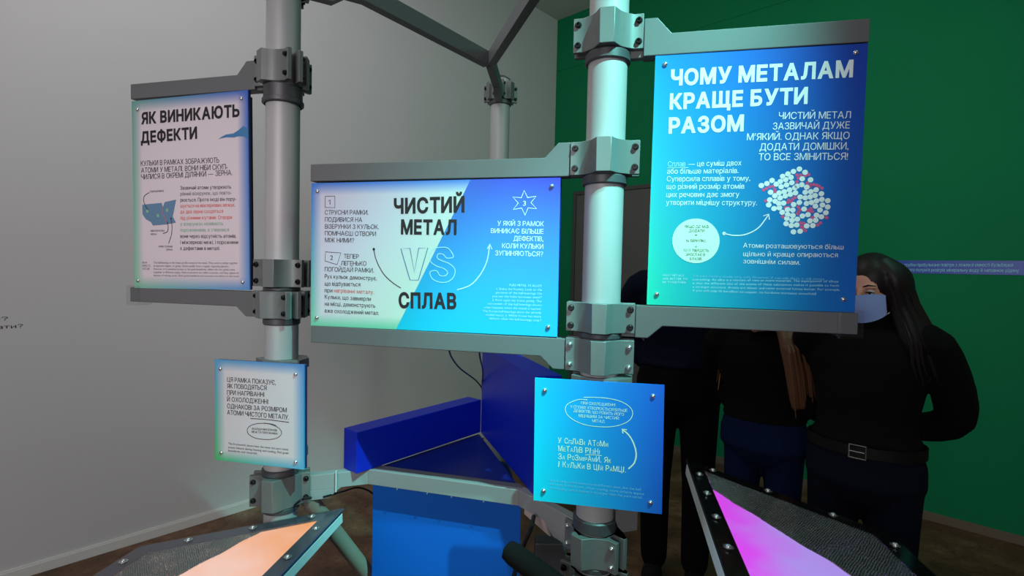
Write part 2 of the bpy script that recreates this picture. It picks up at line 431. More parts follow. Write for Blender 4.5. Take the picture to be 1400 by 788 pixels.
# left sign: "how defects arise"
f = print_mat('left_print', srgb(104,160,150), srgb(66,104,190), srgb(124,194,158), srgb(92,146,208), white=srgb(214,206,213), edge=(.09,.065))
rt, P = make_sign('information_sign', 'tall white sign titled ЯК ВИНИКАЮТЬ ДЕФЕКТИ left of the left pole', (-1.063, 1.709, 1.778), rad(-14.7), .016, .467, .629, f, M['violet'], .014,
    [(188,150),(330,135),(189,384),(332,386)], back=.02)
P.line((Tt,'ink'), 'ЯК ВИНИКАЮТЬ', 193,169.5, 327.5,159, 15.5, bold=.042)
P.line((Tt,'ink'), 'ДЕФЕКТИ', 192.5,195.5, 269.5,189, 15.0, bold=.042)
P.line((Bd,'ink'), 'КУЛЬКИ В РАМКАХ ЗОБРАЖУЮТЬ', 192.5,227, 299.5,222.5, 7.2)
P.line((Bd,'ink'), 'АТОМИ У МЕТАЛІ. ВОНИ НІБИ СКУП-', 193,236.5, 311,231.5, 7.2)
P.line((Bd,'ink'), 'ЧИЛИСЯ В ОКРЕМІ ДІЛЯНКИ — ЗЕРНА.', 193,245.5, 317.5,239.5, 7.2)
body = [('Зазвичай атоми утворюють',316,259.5,258,'ink'),('рівний візерунок, що повто-',316.5,267.5,266,'inkgrey'),('рюється. Проте іноді він пору-',323,276,274.5,'ink'),
 ('шується на міжзернових межах,',321.5,284,282.5,'inkred'),('де два зерна сходяться',305,292,291,'inkred'),('під різними кутами. Отвори',317,300.5,299.5,'inkred'),
 ('у візерунках називають',305,308.8,308,'inkgreen'),('порожнинами, а зʼявилися',313,317,316.5,'inkgreen'),('вони через відсутність атомів.',323,325.5,325.3,'ink'),
 ('І міжзернові межі, і порожнини',325.5,333.8,333.8,'ink'),('є дефектами в металі.',300.5,342,342.2,'ink')]
for t, xe, ya, yb, k in body: P.line((Bd, k), t, 246.5, ya, xe, yb, 5.0, bold=.004)
sm = ['The ball bearings in the frame act like atoms in the metal. They seem to clump together','in separate regions, or grains. Grains usually form a regular repeating pattern.',
 'However, it is sometimes broken at the grain boundaries, where the two grains come','together at different angles. Holes in patterns are called vacancies, and they appeared','because of missing atoms. Both grain boundaries and vacancies are defects in the metal.']
for i, t in enumerate(sm): P.line((Sm,'inkgrey'), t, 210, 360.5+i*4.35, [325,313,321,326,327][i], 361.2+i*4.5, 2.9)
for i, t in enumerate(['HOW','DEFECTS','OCCUR']): P.line((Sm,'inkgrey'), t, 194.5, 360.5+i*4.2, [201,205.5,204.5][i], 360.7+i*4.2, 2.8)
P.line((Sm,'ink'), 'ПОРОЖНИНА', 205,263.5, 224,262.3, 2.6); P.line((Sm,'ink'), 'МІЖЗЕРНОВА', 206,317, 225,316.7, 2.4); P.line((Sm,'ink'), 'МЕЖА', 206,321.5, 214,321.4, 2.4)
P.line((Sm,'ink'), 'КРИСТАЛІЧНЕ', 217,338.3, 236,338.5, 2.4); P.line((Sm,'ink'), 'ЗЕРНО', 227,342.8, 236,342.9, 2.4)
P.poly(('grain_diagram','inkslate'), [(194.5,280),(221,277.5),(222.5,283.5),(225,276.5),(240.8,273),(236,296),(240.5,304.5),(227,307),(209,308.5),(206.5,304),(199,299.5),(195,293.5),(194.5,287)])
P.stroke(('grain_boundary_line','inkred'), [(222.3,283),(222,291),(226,299),(227.5,306)], .7, lift=.0003)
for q in ((216,295),(228.5,287.5),(201.5,289)): P.disc(('grain_highlight','inkgreen'), *q, 2.4, lift=.0003)
P.smooth(('pointer_line','ink',0), [(204,263.5),(197.5,268),(196.5,276),(202,287)], .9)
P.smooth(('pointer_line','ink',1), [(222.5,319.5),(228.5,317),(229.8,311),(229,304.5)], .9)
P.smooth(('pointer_line','ink',2), [(230.5,333),(234.5,320),(235,308),(233.8,299)], .9)
for i, q in enumerate(((202,287),(229,304.5),(233.8,299))): P.disc(('pointer_line','ink',i), *q, 1.3)
P.poly(('blue_shape','inkblue'), [(298,190.5),(304,186.5),(309,184),(319,182.5),(326,178),(332.5,172.2),(339.5,176),(339.5,190),(333,186.5),(325,186.5),(320,188),(309,187.8),(303,189)])
P.finish(rt)

# middle sign: pure metal vs alloy
f = print_mat('middle_print', srgb(70,150,240), srgb(38,52,200), srgb(0,205,205), srgb(0,178,250), white=srgb(214,212,232), edge=(.045,.085),
    split=(.665, .372, srgb(70,130,225), srgb(112,205,170)), wtint=srgb(206,236,214))
rt, P = make_sign('information_sign', 'wide white and blue sign reading ЧИСТИЙ МЕТАЛ VS СПЛАВ between the two poles', (-.236, 1.449, 1.583), rad(-13.1), .004, .733, .418, f, M['navybox'], .035,
    [(434,262),(754.5,255),(433.5,434.5),(749.5,447.5)], back=.06)
P.line((Tt,'ink'), 'ЧИСТИЙ', 538.5,291.8, 635,289.5, 20, bold=.042)
P.line((Tt,'ink'), 'МЕТАЛ', 548,319.8, 624,320.5, 19, bold=.042)
P.line((Tt,'ink'), 'СПЛАВ', 545,420.5, 624,422, 20, bold=.042)
P.stroke(('outline_lettering','inkblue'), [(548,340),(560.5,339.7),(566.5,372.5),(572.5,339.4),(585,339),(572,383.2),(560.5,383)], 1.1, closed=True)
S_out = [(620,351),(611,353),(606,348),(599,347.5),(598,353),(605,357),(615,361),(622,369),(620,379),(612,385.5),(601,386),(591,381),(588,372),(597,370.5),(601,376.5),(608,377.5),(612,373),(607,367.5),(597,364),(589,358),(587.5,348),(593,340.5),(603,338.3),(613,340)]
P.smooth(('outline_lettering','inkpale'), S_out, 1.2, closed=True)
P.stroke(('numeral_box','ink',1), [(444.4,268.5),(457.8,268.3),(457.8,284),(444.4,283.8)], .8, closed=True)
P.stroke(('numeral','ink'), [(449.0,275.2),(451.2,273.2),(451.2,279.8)], .95)
P.stroke(('numeral_box','ink',2), [(444.8,344.5),(466,346),(461,362),(444.5,357)], .8, closed=True)
P.line((Bd,'ink'), '2', 451.5,355.5, 455.2,355.6, 6.5)
for t, x0, xe, y0, y1, c in [('СТРУСНИ РАМКИ.',444,503.5,293.5,293.6,6.2),('ПОДИВИСЯ НА',444.2,495,303.2,303.6,6.2),('ВІЗЕРУНКИ З КУЛЬОК.',444.2,518,312.7,313.3,6.2),('ПОМІЧАЄШ ОТВОРИ',444.2,514,322,323,6.2),
  ('МІЖ НИМИ?',444.2,484,331.3,332,6.2),('ТЕПЕР',470,490.5,353.5,354,6.2),('ЛЕГЕНЬКО',466,501,363,363.5,6.2),('ПОГОЙДАЙ РАМКИ.',444,511,371.2,373,6.2)]: P.line((Bd,'ink'), t, x0, y0, xe, y1, c)
for t, xe, y0, y1, k in [('Рух кульок демонструє,',515,380.5,383.5,'ink'),('що відбувається',492.5,390.5,391.8,'ink'),('Кульки, що завмерли',507,408.5,411.8,'ink'),('на місці, демонструють',513,418,421,'ink'),('вже охолоджений метал.',518,427.5,431,'ink')]:
    P.line((Bd, k), t, 444, y0, xe, y1, 5.6, bold=.004)
P.line((Bd,'ink'), 'при', 444, 399.7, 454.5, 400, 5.6, bold=.004); P.line((Bd,'inkred'), 'нагріванні металу.', 456.5, 400, 511.5, 402.5, 5.6)
P.smooth(('curved_line','ink'), [(511,341),(514.5,356),(524,374),(536,386),(548,394)], 1.1); P.disc(('curved_line','ink'), 511, 341, 1.9)
P.smooth(('curved_arrow','inkmint'), [(625,396.5),(643,390),(657,375),(666,356),(669.5,335)], 1.3)
P.stroke(('curved_arrow','inkmint'), [(666.3,340.5),(669.7,334),(672.5,341)], 1.2)
st = []
for k in range(12):
    a = rad(90+30*k+2); r_ = 18 if k % 2 == 0 else 8.5; st.append((717.3+r_*math.cos(a)*1.02, 277.5-r_*math.sin(a)*.95))
P.stroke(('star_outline','inkwhite'), st, 1.1, closed=True)
P.line((Bd,'inkwhite'), '3', 714.9,281.3, 718.8,281.4, 7)
for t, x0, xe, y0, y1 in [('У ЯКІЙ З РАМОК',680,743.5,308.6,309.5),('ВИНИКАЄ БІЛЬШЕ',671,743,318.8,320),('ДЕФЕКТІВ,',702,742.7,329.3,330.2),('КОЛИ КУЛЬКИ',686.5,742.7,339.3,340.5),('ЗУПИНЯЮТЬСЯ?',677,742.3,349.3,350.8)]: P.line((Bd,'inkwhite'), t, x0, y0, xe, y1, 6.6)
for i, (t, x0) in enumerate([('PURE METAL VS ALLOY',696.5),('1. Shake the frames. Look at the',679),('patterns of the ball bearings. Do',678),('you see the holes between them?',673),('2. Rock again the frame gently. The',673),('movement of the ball bearings shows',667),('what happens when the metal is heated.',661.5),('The frozen ball bearings show the already',660),('cooled metal. 3. Which frame has more',664),('defects when the ball bearings stop?',669)]):
    P.line((Sm,'inkpale'), t, x0, 391.5+i*5.05, 741+(-.15*i), 392.7+i*5.25, 3.2, bold=.006)
P.finish(rt)

# right sign: why metals are better together
f = print_mat('right_print', srgb(0,140,225), srgb(28,66,180), srgb(0,226,180), srgb(14,108,205), upow=.5)
rt, P = make_sign('information_sign', 'large blue sign titled ЧОМУ МЕТАЛАМ КРАЩЕ БУТИ РАЗОМ right of the right pole', (.574, 1.265, 1.779), rad(-12.3), -.004, .472, .621, f, M['navybox'], .03,
    [(909.5,88),(1170,72),(898,402.5),(1153,409.5)], back=.02)
P.line((Tt,'inkwhite'), 'ЧОМУ МЕТАЛАМ', 917,116.5, 1166,104.5, 21, bold=.042)
P.line((Tt,'inkwhite'), 'КРАЩЕ БУТИ', 915.5,149, 1104,141, 20.5, bold=.042)
P.line((Tt,'inkwhite'), 'РАЗОМ', 914,182, 1016.5,178.5, 20.5, bold=.042)
for t, x0, xe, y0, y1 in [('ЧИСТИЙ МЕТАЛ',1064.5,1163,163,161.8),('ЗАЗВИЧАЙ ДУЖЕ',1056.5,1161.5,177.3,175.7),('МʼЯКИЙ. ОДНАК ЯКЩО',1021,1161.3,192,190),('ДОДАТИ ДОМІШКИ,',1038.5,1160,205.7,204.3),('ТО ВСЕ ЗМІНИТЬСЯ!',1037,1159,219.3,218.5)]: P.line((Bd,'inkwhite'), t, x0, y0, xe, y1, 9.6)
for t, x0, xe, y0, y1 in [('— це суміш двох',941,1013.5,227.5,226.2),('або більше матеріалів.',912,1009.5,237.8,236.8),('Суперсила сплавів у тому,',911.7,1025.5,248.2,247.3),('що різний розмір атомів',911.3,1017.5,258.6,258.2),('цих речовин дає змогу',911,1010.5,269.6,269.3),('утворити міцнішу структуру.',910.5,1035,280.3,280.8)]: P.line((Bd,'inkwhite'), t, x0, y0, xe, y1, 7.2)
P.line((Bd,'inkpale'), 'Сплав', 913,228,937,227.5, 7.2); P.stroke(('underline','inkpale'), [(912,229.8),(941,229.2)], .9)
for t, xe, y0, y1 in [('Атоми розташовуються більш',1153,338.8,341.2),('щільно й краще опираються',1145.5,350.3,352),('зовнішнім силам.',1094,360.3,362.3)]: P.line((Bd,'inkwhite'), t, 1016, y0, xe, y1, 6.6)
cc = (951.5, 329.5)
P.poly(('pale_circle','inkmint'), [(cc[0]+32.3*math.cos(2*PI*k/48), cc[1]+30.5*math.sin(2*PI*k/48)) for k in range(48)])
P.off = .001
for t, x0, xe, y in [('ЯКЩО ДО МІДІ',936,969,311.6),('ДОДАТИ',942,963,317.2),('+',949.5,953.5,323.2),('1% БЕРИЛІЮ,',938,965.5,331),('↓',950,953.5,338.5),('ТО ЇЇ ТВЕРДІСТЬ',934,969,344.2),('ЗРОСТАЄ В',938,964,350),('5 РАЗІВ.',943,960,355.8)]: P.line((Sm,'ink'), t, x0, y, xe, y+.2, 3.6)
P.off = .0006
P.smooth(('curved_arrow','inkwhite'), [(990,319.3),(1003,322),(1020,320.5),(1037,311.5),(1050.5,294)], 1.4); P.disc(('curved_arrow','inkwhite'), 990, 319.3, 2.3)
P.stroke(('curved_arrow','inkwhite'), [(1043.5,295.5),(1051,292.8),(1051.8,300.5)], 1.3)
wh = [(75,157),(102,147),(127,132),(148,150),(179,112),(205,100),(232,88),(261,76),(289,92),(316,129),(275,124),(168,137),(194,128),(220,117),(172,163),(198,154),(224,143),(250,160),(273,153),(187,187),(213,178),(239,168),(120,190),(162,193),(141,207),(167,218),(192,208),(217,200),(242,193),(116,227),(143,234),(111,252),(160,245),(184,243),(137,270),(163,266),(297,165),(317,187),(343,178),(290,190),(265,213),(290,217),(314,213),(338,206),(369,197),(400,231),(371,225),(345,232),(320,240),(296,245),(261,240),(233,250),(284,272),(229,277),(203,275),(177,288),(204,299),(229,304),(200,318),(225,328),(196,344),(222,353),(232,384),(265,381),(248,350),(251,322),(276,306),(303,300),(297,355),(327,353),(313,330),(341,327),(345,302),(362,277),(374,252),(400,262),(391,290),(369,310),(268,185),(340,258)]
pk = [(250,105),(268,106),(290,108),(307,103),(255,120),(250,138),(300,145),(318,153),(330,152),(345,155),(372,170),(357,160),(312,162),(86,178),(100,172),(116,163),(132,160),(140,176),(142,188),(96,232),(240,215),(228,224),(208,228),(205,240),(192,266),(208,264),(220,236),(255,262),(262,275),(253,295),(258,285),(300,278),(318,270),(325,284),(312,284),(180,310),(325,314),(395,314),(268,340),(272,358),(290,378),(280,366),(352,350),(365,340),(282,342)]
for q in wh:
    if q == (268,185): continue
    P.disc(('atom_diagram','inkwhite'), 1020+q[0]/3.582, 210+q[1]/3.582, 3.6, 12)
for q in pk: P.disc(('impurity_atoms','inkpink'), 1020+q[0]/3.582, 210+q[1]/3.582, 2.2, 10, lift=-.0002)
for i, t in enumerate(['WHY METALS','ARE BETTER TO','BE TOGETHER']): P.line((Sm,'inkpale'), t, 906, 378+i*4.7, [935,940,938][i], 378.5+i*4.7, 3.1)
for i, (t, xe) in enumerate([('The pure metal is usually very soft. However, if you add alloys, it will change',1127),('everything. An alloy is a mixture of two or more materials. The superpower of alloys',1146),('is that the different size of the atoms of these substances makes it possible to form',1147),('a stronger structure. Atoms are denser and resist external forces better. For example,',1148.5),('if you add only 1% beryllium to copper, its hardness increases sevenfold!',1116)]):
    P.line((Sm,'inkfaint' if i < 1 else 'inkpale'), t, 947, 378.8+i*5.0, xe, 380.8+i*5.7 if i else 383.3, 3.3)
P.finish(rt)

# small left sign
f = print_mat('small_left_print', srgb(90,160,205), srgb(84,140,205), srgb(78,190,105), srgb(88,178,220), white=srgb(216,212,218), edge=(.12,.11))
rt, P = make_sign('information_sign', 'small white square sign on the left pole starting ЦЯ РАМКА ПОКАЗУЄ', (-.769, 1.580, 1.092), rad(-12.8), .007, .315, .318, f, M['violet'], .018,
    [(301.5,504.5),(404.5,512),(302.7,619),(404.5,632)])
for t, xe, y0, y1 in [('ЦЯ РАМКА ПОКАЗУЄ,',377,522,526.5),('ЯК ПОВОДЯТЬСЯ',364.5,531,533.8),('ПРИ НАГРІВАННІ',361.3,540,542.8),('Й ОХОЛОДЖЕННІ',366.5,549,552.7),('ОДНАКОВІ ЗА РОЗМІРОМ',392,558.3,564.3),('АТОМИ ЧИСТОГО МЕТАЛУ.',395,567,574)]: P.line((Bd,'ink'), t, 310.5, y0, xe, y1, 6.3, bold=.004)
P.smooth(('underline','ink'), [(342,572.5),(365,574),(395,577.8)], .9)
P.smooth(('drawn_ellipse','ink'), [(378,582.5),(371,580),(356,579.2),(344,581.5),(338.2,587),(340,594),(350,599.5),(366,601.3),(379,599),(385,592.5),(381,585.5),(370,580.5),(361,578.6)], .8)
P.line((Sm,'ink'), 'ЗНАЙДИ МІЖЗЕРНОВІ', 344,587.8, 378.5,590.2, 2.9); P.line((Sm,'ink'), 'МЕЖІ ТА ПОРОЖНИНИ.', 344,592, 380,594.8, 2.9)
for t, xe, y0, y1 in [('This framework shows how the same size pure metal',394,608,616.3),('atoms behave during heating and cooling. Find grain',394.5,613,621.3),('boundaries and vacancies.',352,617.5,621.5)]: P.line((Sm,'ink'), t, 312, y0, xe, y1, 3.0)
P.finish(rt)

# small right sign
f = print_mat('small_right_print', srgb(0,186,245), srgb(24,104,226), srgb(0,226,250), srgb(28,100,214))
rt, P = make_sign('information_sign', 'small blue square sign on the right pole with a drawn ellipse and arrow', (.222, 1.291, 1.116), rad(-12.7), .012, .320, .319, f, M['steel'], .010,
    [(745,534),(893,542),(743.3,671.5),(889.5,687.5)])
for t, x0, xe, y0, y1 in [('ПРИ ОХОЛОДЖЕННІ',794.5,841,553.3,556),('У СПЛАВІ УТВОРЮЄТЬСЯ БІЛЬШЕ',779.5,857.5,558.3,563.6),('ДЕФЕКТІВ, ЩО РОБИТЬ ЙОГО',784,853,563.8,569),('МІЦНІШИМ ЗА ЧИСТИЙ',791,846,570.4,574.3),('МЕТАЛ.',809.5,827,577.6,578.8)]: P.line((Sm,'inkmint'), t, x0, y0, xe, y1, 4.0)
P.smooth(('drawn_ellipse','inkmint'), [(803,547),(790,546.8),(776,553),(773,561),(778,570),(792,578.5),(812,583.3),(838,583.5),(857,577.5),(864.7,568),(862,558),(848,549),(825,544.3),(798,543.5)], .9)
def mixed(t, x0, y0, xe, y1, cap):
    # letters of two sizes, as printed: capitals large, the rest small capitals
    n = len(t); wts = [1.0 if ch.isupper() else (.5 if ch == ' ' else (.4 if ch in '.,' else .72)) for ch in t]
    wts = [w_*(.55 if ch in 'Іі' else 1.25 if ch in 'МмШЩмш' else 1) for w_, ch in zip(wts, t)]
    T = sum(wts); x = x0
    for ch, w_ in zip(t, wts):
        ww = (xe-x0)*w_/T
        if ch != ' ':
            fa = (x-x0)/(xe-x0); fb = (x+ww*.84-x0)/(xe-x0)
            P.line((Bd,'inkmint'), ch.upper() if ch not in '.,' else ch, x, y0+(y1-y0)*fa, x+ww*((.42 if ch in 'Іі' else .84) if ch not in '.,' else .4), y0+(y1-y0)*fb, cap if (ch.isupper() or ch in '.,') else cap*.68, bold=.01)
        x += ww
mixed('У СпЛаВі АТоМи', 762.5, 606, 832, 611.5, 7.6); mixed('МеТаЛіВ РІзНі', 763, 617, 821, 621.5, 7.6); mixed('За РоЗмірАмИ, Як', 763, 628, 836, 633.5, 7.6); mixed('І КуЛьКи В ЦІй РаМЦІ.', 763, 638.5, 857, 646.5, 7.6)
P.smooth(('underline','inkmint'), [(800,622.3),(812,622.3),(823,623.6)], .9)
P.smooth(('curved_arrow','inkmint'), [(859,641.5),(867,633.5),(869.8,621),(866,606),(859,594.5),(850.5,587.5)], 1.9)
P.stroke(('curved_arrow','inkmint'), [(857,588),(850.3,587),(851.8,593)], 1.6)
for t, xe, y0, y1 in [('In the alloy, metal atoms have different sizes, like the ball',876,658.5,671.3),('bearings in this frame. After cooling, more defects appear',881,663.5,677.5),('in the alloy, which makes it stronger than the pure metal.',878,669,682.3)]: P.line((Sm,'inkfaint'), t, 752, y0, xe, y1, 3.5)
P.finish(rt)

# wall lettering and wall strip
P = Print(WL @ Matrix.Scale(-1, 4, (1,0,0)) if False else Matrix(((-dl.x, -nl.x, 0, CORNER.x), (-dl.y, -nl.y, 0, CORNER.y), (0,0,1,0), (0,0,0,1))), .001)
P.line(('wall_lettering','ink'), 'метал?', -62, 442, 11, 438.3, 5.3); P.line(('wall_lettering','ink'), 'скластати?', -66, 453.5, 31.5, 448.2, 5.3)
for (nm, mt), m_ in P.layers.items():
    o = m_.build(nm, M[mt]); o.matrix_world = P.M; tag(o, 'two short lines of black lettering on the pale left wall', 'lettering')
strip = empty('wall_strip', (0,0,0)); strip.matrix_world = WG; tag(strip, 'long blue printed strip with white lettering across the green wall', 'sign')
sm_ = mat('blue_strip', srgb(58,84,190), .35)
MB().box(2.55, 5.4, -.003, -.0005, 1.584, 1.668).build('strip_face', sm_, strip)
P = Print(WG, .0036)
P.line(('strip_lettering','inkpale'), 'Із трубки пробулькане повітря з ложки й ємності бульбашки', 1232, 364.3, 1385, 364.6, 4.6)
P.line(('strip_lettering','inkpale'), 'синього полум’я розігріє мінеральну воду й наповнює рідину', 1232, 371, 1393, 372.3, 4.6)
P.finish(strip)

# ---------------------------------------------------------------- poles
def make_pole(p, zt, label):
    r = empty('metal_pole', (p.x, p.y, 0)); tag(r, label, 'pole')
    MB().lathe([(.05,0),(.05,zt)], 40).build('tube', M['pole'], r, smooth=True)
    MB().lathe([(.09,0),(.09,.008),(.056,.012),(.056,.03)], 32).build('foot_plate', M['ring'], r, smooth=True)
    MB().lathe([(.05,zt),(.05,zt+.006),(.03,zt+.02),(.0001,zt+.024)], 32).build('end_cap', M['ring'], r, smooth=True)
    return r
make_pole(PL_, 2.545, 'round pale metal pole on the left, carrying the white signs')
make_pole(PR_, 2.545, 'round pale metal pole on the right, lit cyan beside the large blue sign')
make_pole(PB_, 2.53, 'distant metal pole rising behind the wide middle sign')

# ---------------------------------------------------------------- clamps
def shell(aL, b, aR, z0, z1):
    """one jaw: flanges along directions aL and aR (degrees, counter-clockwise aL -> aR), flat boss facing b"""
    eL = Vector((math.cos(rad(aL)), math.sin(rad(aL)))); nL = Vector((-eL.y, eL.x))
    eR = Vector((math.cos(rad(aR)), math.sin(rad(aR)))); nR = Vector((eR.y, -eR.x))
    B = Vector((math.cos(rad(b)), math.sin(rad(b)))); T = Vector((B.y, -B.x))
    bL = B*.074+T*.018; bR = B*.074-T*.018
    fL = eL*.064+nL*.024; fR = eR*.064+nR*.024
    def sweep(a_from, a_to):
        return [Vector((math.cos(rad(a_from+(a_to-a_from)*f_)), math.sin(rad(a_from+(a_to-a_from)*f_))))*r_ for f_, r_ in ((.34,.0605),(.44,.0572),(.54,.0562),(.64,.0582),(.73,.0640))]
    pts = [eL*.0875+nL*.011, eL*.0875+nL*.024, fL]+sweep(aL, b)+[bL, bR]+sweep(aR, b)[::-1]+[fR, eR*.0875+nR*.024, eR*.0875+nR*.011]
    a0, a1 = aR-12.5, aL+12.5; n = 14
    pts += [Vector((math.cos(rad(a0+(a1-a0)*k/n))*.0508, math.sin(rad(a0+(a1-a0)*k/n))*.0508)) for k in range(n+1)]
    return MB().prism([(p.x, p.y) for p in pts], z0, z1)
def clamp(p, z0, z1, jaws, label, rings=(), bright=False, bolt_skip=()):
    r = empty('pole_clamp', (p.x, p.y, z0)); tag(r, label, 'clamp')
    hgt = z1-z0
    for (aL, b, aR) in jaws:
        shell(aL, b, aR, 0, hgt).build('jaw', M['alu2'], r, smooth=True, bevel=.0012)
        for a, sgn in ((aL, 1), (aR, -1)):
            e_ = Vector((math.cos(rad(a)), math.sin(rad(a)))); n_ = Vector((-e_.y, e_.x))*sgn
            for zf in (.2, .8):
                q = e_*.0755+n_*.024; zz = hgt*zf
                ax = Vector((n_.x, n_.y, 0)); Mq = Matrix.Translation((q.x, q.y, zz)) @ ax.to_track_quat('Z', 'Y').to_matrix().to_4x4()
                if bright: prof = [(.0075,0),(.0075,.002),(.006,.006),(.003,.0085),(.0001,.009)]
                else: prof = [(.0088,0),(.0088,.001),(.0068,.0012),(.0068,.007),(.0058,.0078),(.0036,.0078),(.0034,.003),(.0001,.003)]
                MB().lathe(prof, 16, Mq).build('bolt', M['steel'] if bright else M['darksteel'], r, smooth=True)
    for (za, zb, rr) in rings:
        MB().lathe([(.0503, za-z0),(rr-.003, za-z0),(rr, za-z0+.003),(rr, zb-z0-.003),(rr-.003, zb-z0),(.0503, zb-z0)], 40).build('collar', M['ring'], r, smooth=True)
    return r
yR = -12.7; two_R = [(180+yR, 270+yR, 360+yR), (yR, 90+yR, 180+yR)]
yL = -13.8
three_L = [(180+yL, 226, 316), (316, 368, 420), (60, 113, 180+yL)]
clamp(PR_, 2.110, 2.196, two_R, 'topmost clamp in view on the right pole, holding the large blue sign', rings=[(2.082,2.108,.058)])
clamp(PR_, 1.798, 1.883, two_R, 'clamp on the right pole holding the upper arm of the wide middle sign', rings=[(1.772,1.796,.058)])
clamp(PR_, 1.394, 1.470, two_R, 'clamp on the right pole holding the lower arm of the large blue sign', rings=[])
clamp(PR_, 1.290, 1.376, two_R, 'clamp with domed bright bolts just above the small blue sign', rings=[(1.377,1.393,.056)], bright=True)
clamp(PR_, .787, .868, [(129, 222, 312), (312, 40, 489)], 'clamp on the right pole below the small blue sign', rings=[(.872,.905,.058),(.770,.786,.056)], bright=True)
clamp(PR_, .690, .764, [(150, 230, 330), (330, 60, 510)], 'lowest clamp at the foot of the picture on the right pole')
clamp(PL_, 2.104, 2.198, three_L, 'three-way clamp at the top of the left pole above the tall white sign', rings=[(2.046,2.102,.057),(2.046,2.062,.061)])
clamp(PL_, 1.481, 1.566, [(180+yL, 262, 360+yL), (yL, 90+yL, 180+yL)], 'upper of the two stacked clamps halfway down the left pole', rings=[(1.468,1.480,.055)])
clamp(PL_, 1.384, 1.467, three_L, 'lower of the two stacked clamps halfway down the left pole', rings=[(1.362,1.383,.055)])
clamp(PL_, .786, .885, [(186, 262, 380), (20, 105, 186)], 'clamp on the left pole below the small white sign', rings=[(.886,.906,.056),(.768,.785,.056)])
clamp(PB_, 2.424, 2.512, [(150, 208, 266), (266, 328, 390), (30, 90, 150)], 'clamp at the top of the distant pole', rings=[(2.400,2.423,.056)])
clamp(PL_, 2.385, 2.465, [(88, 148, 208), (208, 268, 328), (328, 28, 88)], 'clamp at the very top of the left pole holding the overhead bar')
clamp(PR_, 2.42, 2.505, [(117, 177, 237), (237, 297, 357), (357, 57, 117)], 'clamp at the very top of the right pole holding the overhead bar')

# ---------------------------------------------------------------- arms
def arm(p, ang, u1, za, zb, flare, label, u0=.053, cap=False):
    """flat bar from the pole outwards; flare>0 widens upwards near the pole, <0 downwards"""
    r = empty('support_rail', (p.x, p.y, za)); r.rotation_euler = (0, 0, rad(ang)); tag(r, label, 'rail', 'flat grey rails holding the signs')
    h = zb-za
    if flare > 0: poly = [(u0,0),(u1,0),(u1,h),(.155,h),(.12,h+flare),(u0,h+flare)]
    else: poly = [(u0,h),(u1,h),(u1,0),(.155,0),(.12,flare),(u0,flare)]
    poly = [(max(x_, .0885), z_) for x_, z_ in poly]
    m = MB().prism(poly, -.0205, .0205, axis='y'); zl, zh = min(z_ for _, z_ in poly), max(z_ for _, z_ in poly); m.box(.053, .0885, -.0105, .0105, zl, zh)
    m.build('bar', M['alu'], r, bevel=.002)
    if cap:
        MB().box(u1-.045, u1+.012, -.027, .027, -.012, h+.006).build('clear_end_cap', M['clear'], r, bevel=.006)
    return r
def unum(p, ang, px, py):
    d = Vector((math.cos(rad(ang)), math.sin(rad(ang)), 0)); n = Vector((d.y, -d.x, 0))
    return (on_plane(px, py, Vector((p.x, p.y, 0))-n*0.02*(1 if n.y > 0 else -1), n)-p).dot(d)
cm = bpy.data.materials.new('clear_plastic'); cm.use_nodes = True; nt = cm.node_tree
nt.nodes.remove(nt.nodes['Principled BSDF']); tr = nt.nodes.new('ShaderNodeBsdfTransparent'); gl = nt.nodes.new('ShaderNodeBsdfGlossy'); gl.inputs['Roughness'].default_value = .15
fz = nt.nodes.new('ShaderNodeFresnel'); fz.inputs[0].default_value = 1.6; mx = nt.nodes.new('ShaderNodeMixShader'); tr.inputs[0].default_value = (.93,.94,.95,1)
gb = nt.nodes.new('ShaderNodeNewGeometry'); iv = nt.nodes.new('ShaderNodeMath'); iv.operation = 'SUBTRACT'; iv.inputs[0].default_value = 1.0
ml = nt.nodes.new('ShaderNodeMath'); ml.operation = 'MULTIPLY'; nt.links.new(gb.outputs['Backfacing'], iv.inputs[1]); nt.links.new(iv.outputs[0], ml.inputs[0]); nt.links.new(fz.outputs[0], ml.inputs[1])
nt.links.new(ml.outputs[0], mx.inputs[0]); nt.links.new(tr.outputs[0], mx.inputs[1]); nt.links.new(gl.outputs[0], mx.inputs[2]); nt.links.new(mx.outputs[0], nt.nodes['Material Output'].inputs[0])
M['clear'] = cm
aL = 180-14.7; aM = 180-13.1; aR = -12.3
arm(PL_, aL, unum(PL_, aL, 178.5, 128), 2.096, 2.146, .040, 'flat grey rail along the top of the tall white sign')
arm(PL_, aL, unum(PL_, aL, 178, 407), 1.413, 1.4625, -.030, 'flat grey rail under the tall white sign', cap=True)
arm(PR_, aM, unum(PR_, aM, 424.5, 237), 1.796, 1.846, .038, 'long flat grey rail along the top of the wide middle sign')
arm(PR_, aM, unum(PR_, aM, 425, 459), 1.322, 1.3725, -.032, 'long flat grey rail under the wide middle sign')
arm(PR_, aR, unum(PR_, aR, 1189, 44), 2.092, 2.145, .040, 'flat grey rail along the top of the large blue sign')
arm(PR_, aR, unum(PR_, aR, 1173, 445), 1.416, 1.467, -.032, 'flat grey rail under the large blue sign with a clear plastic end', cap=True)
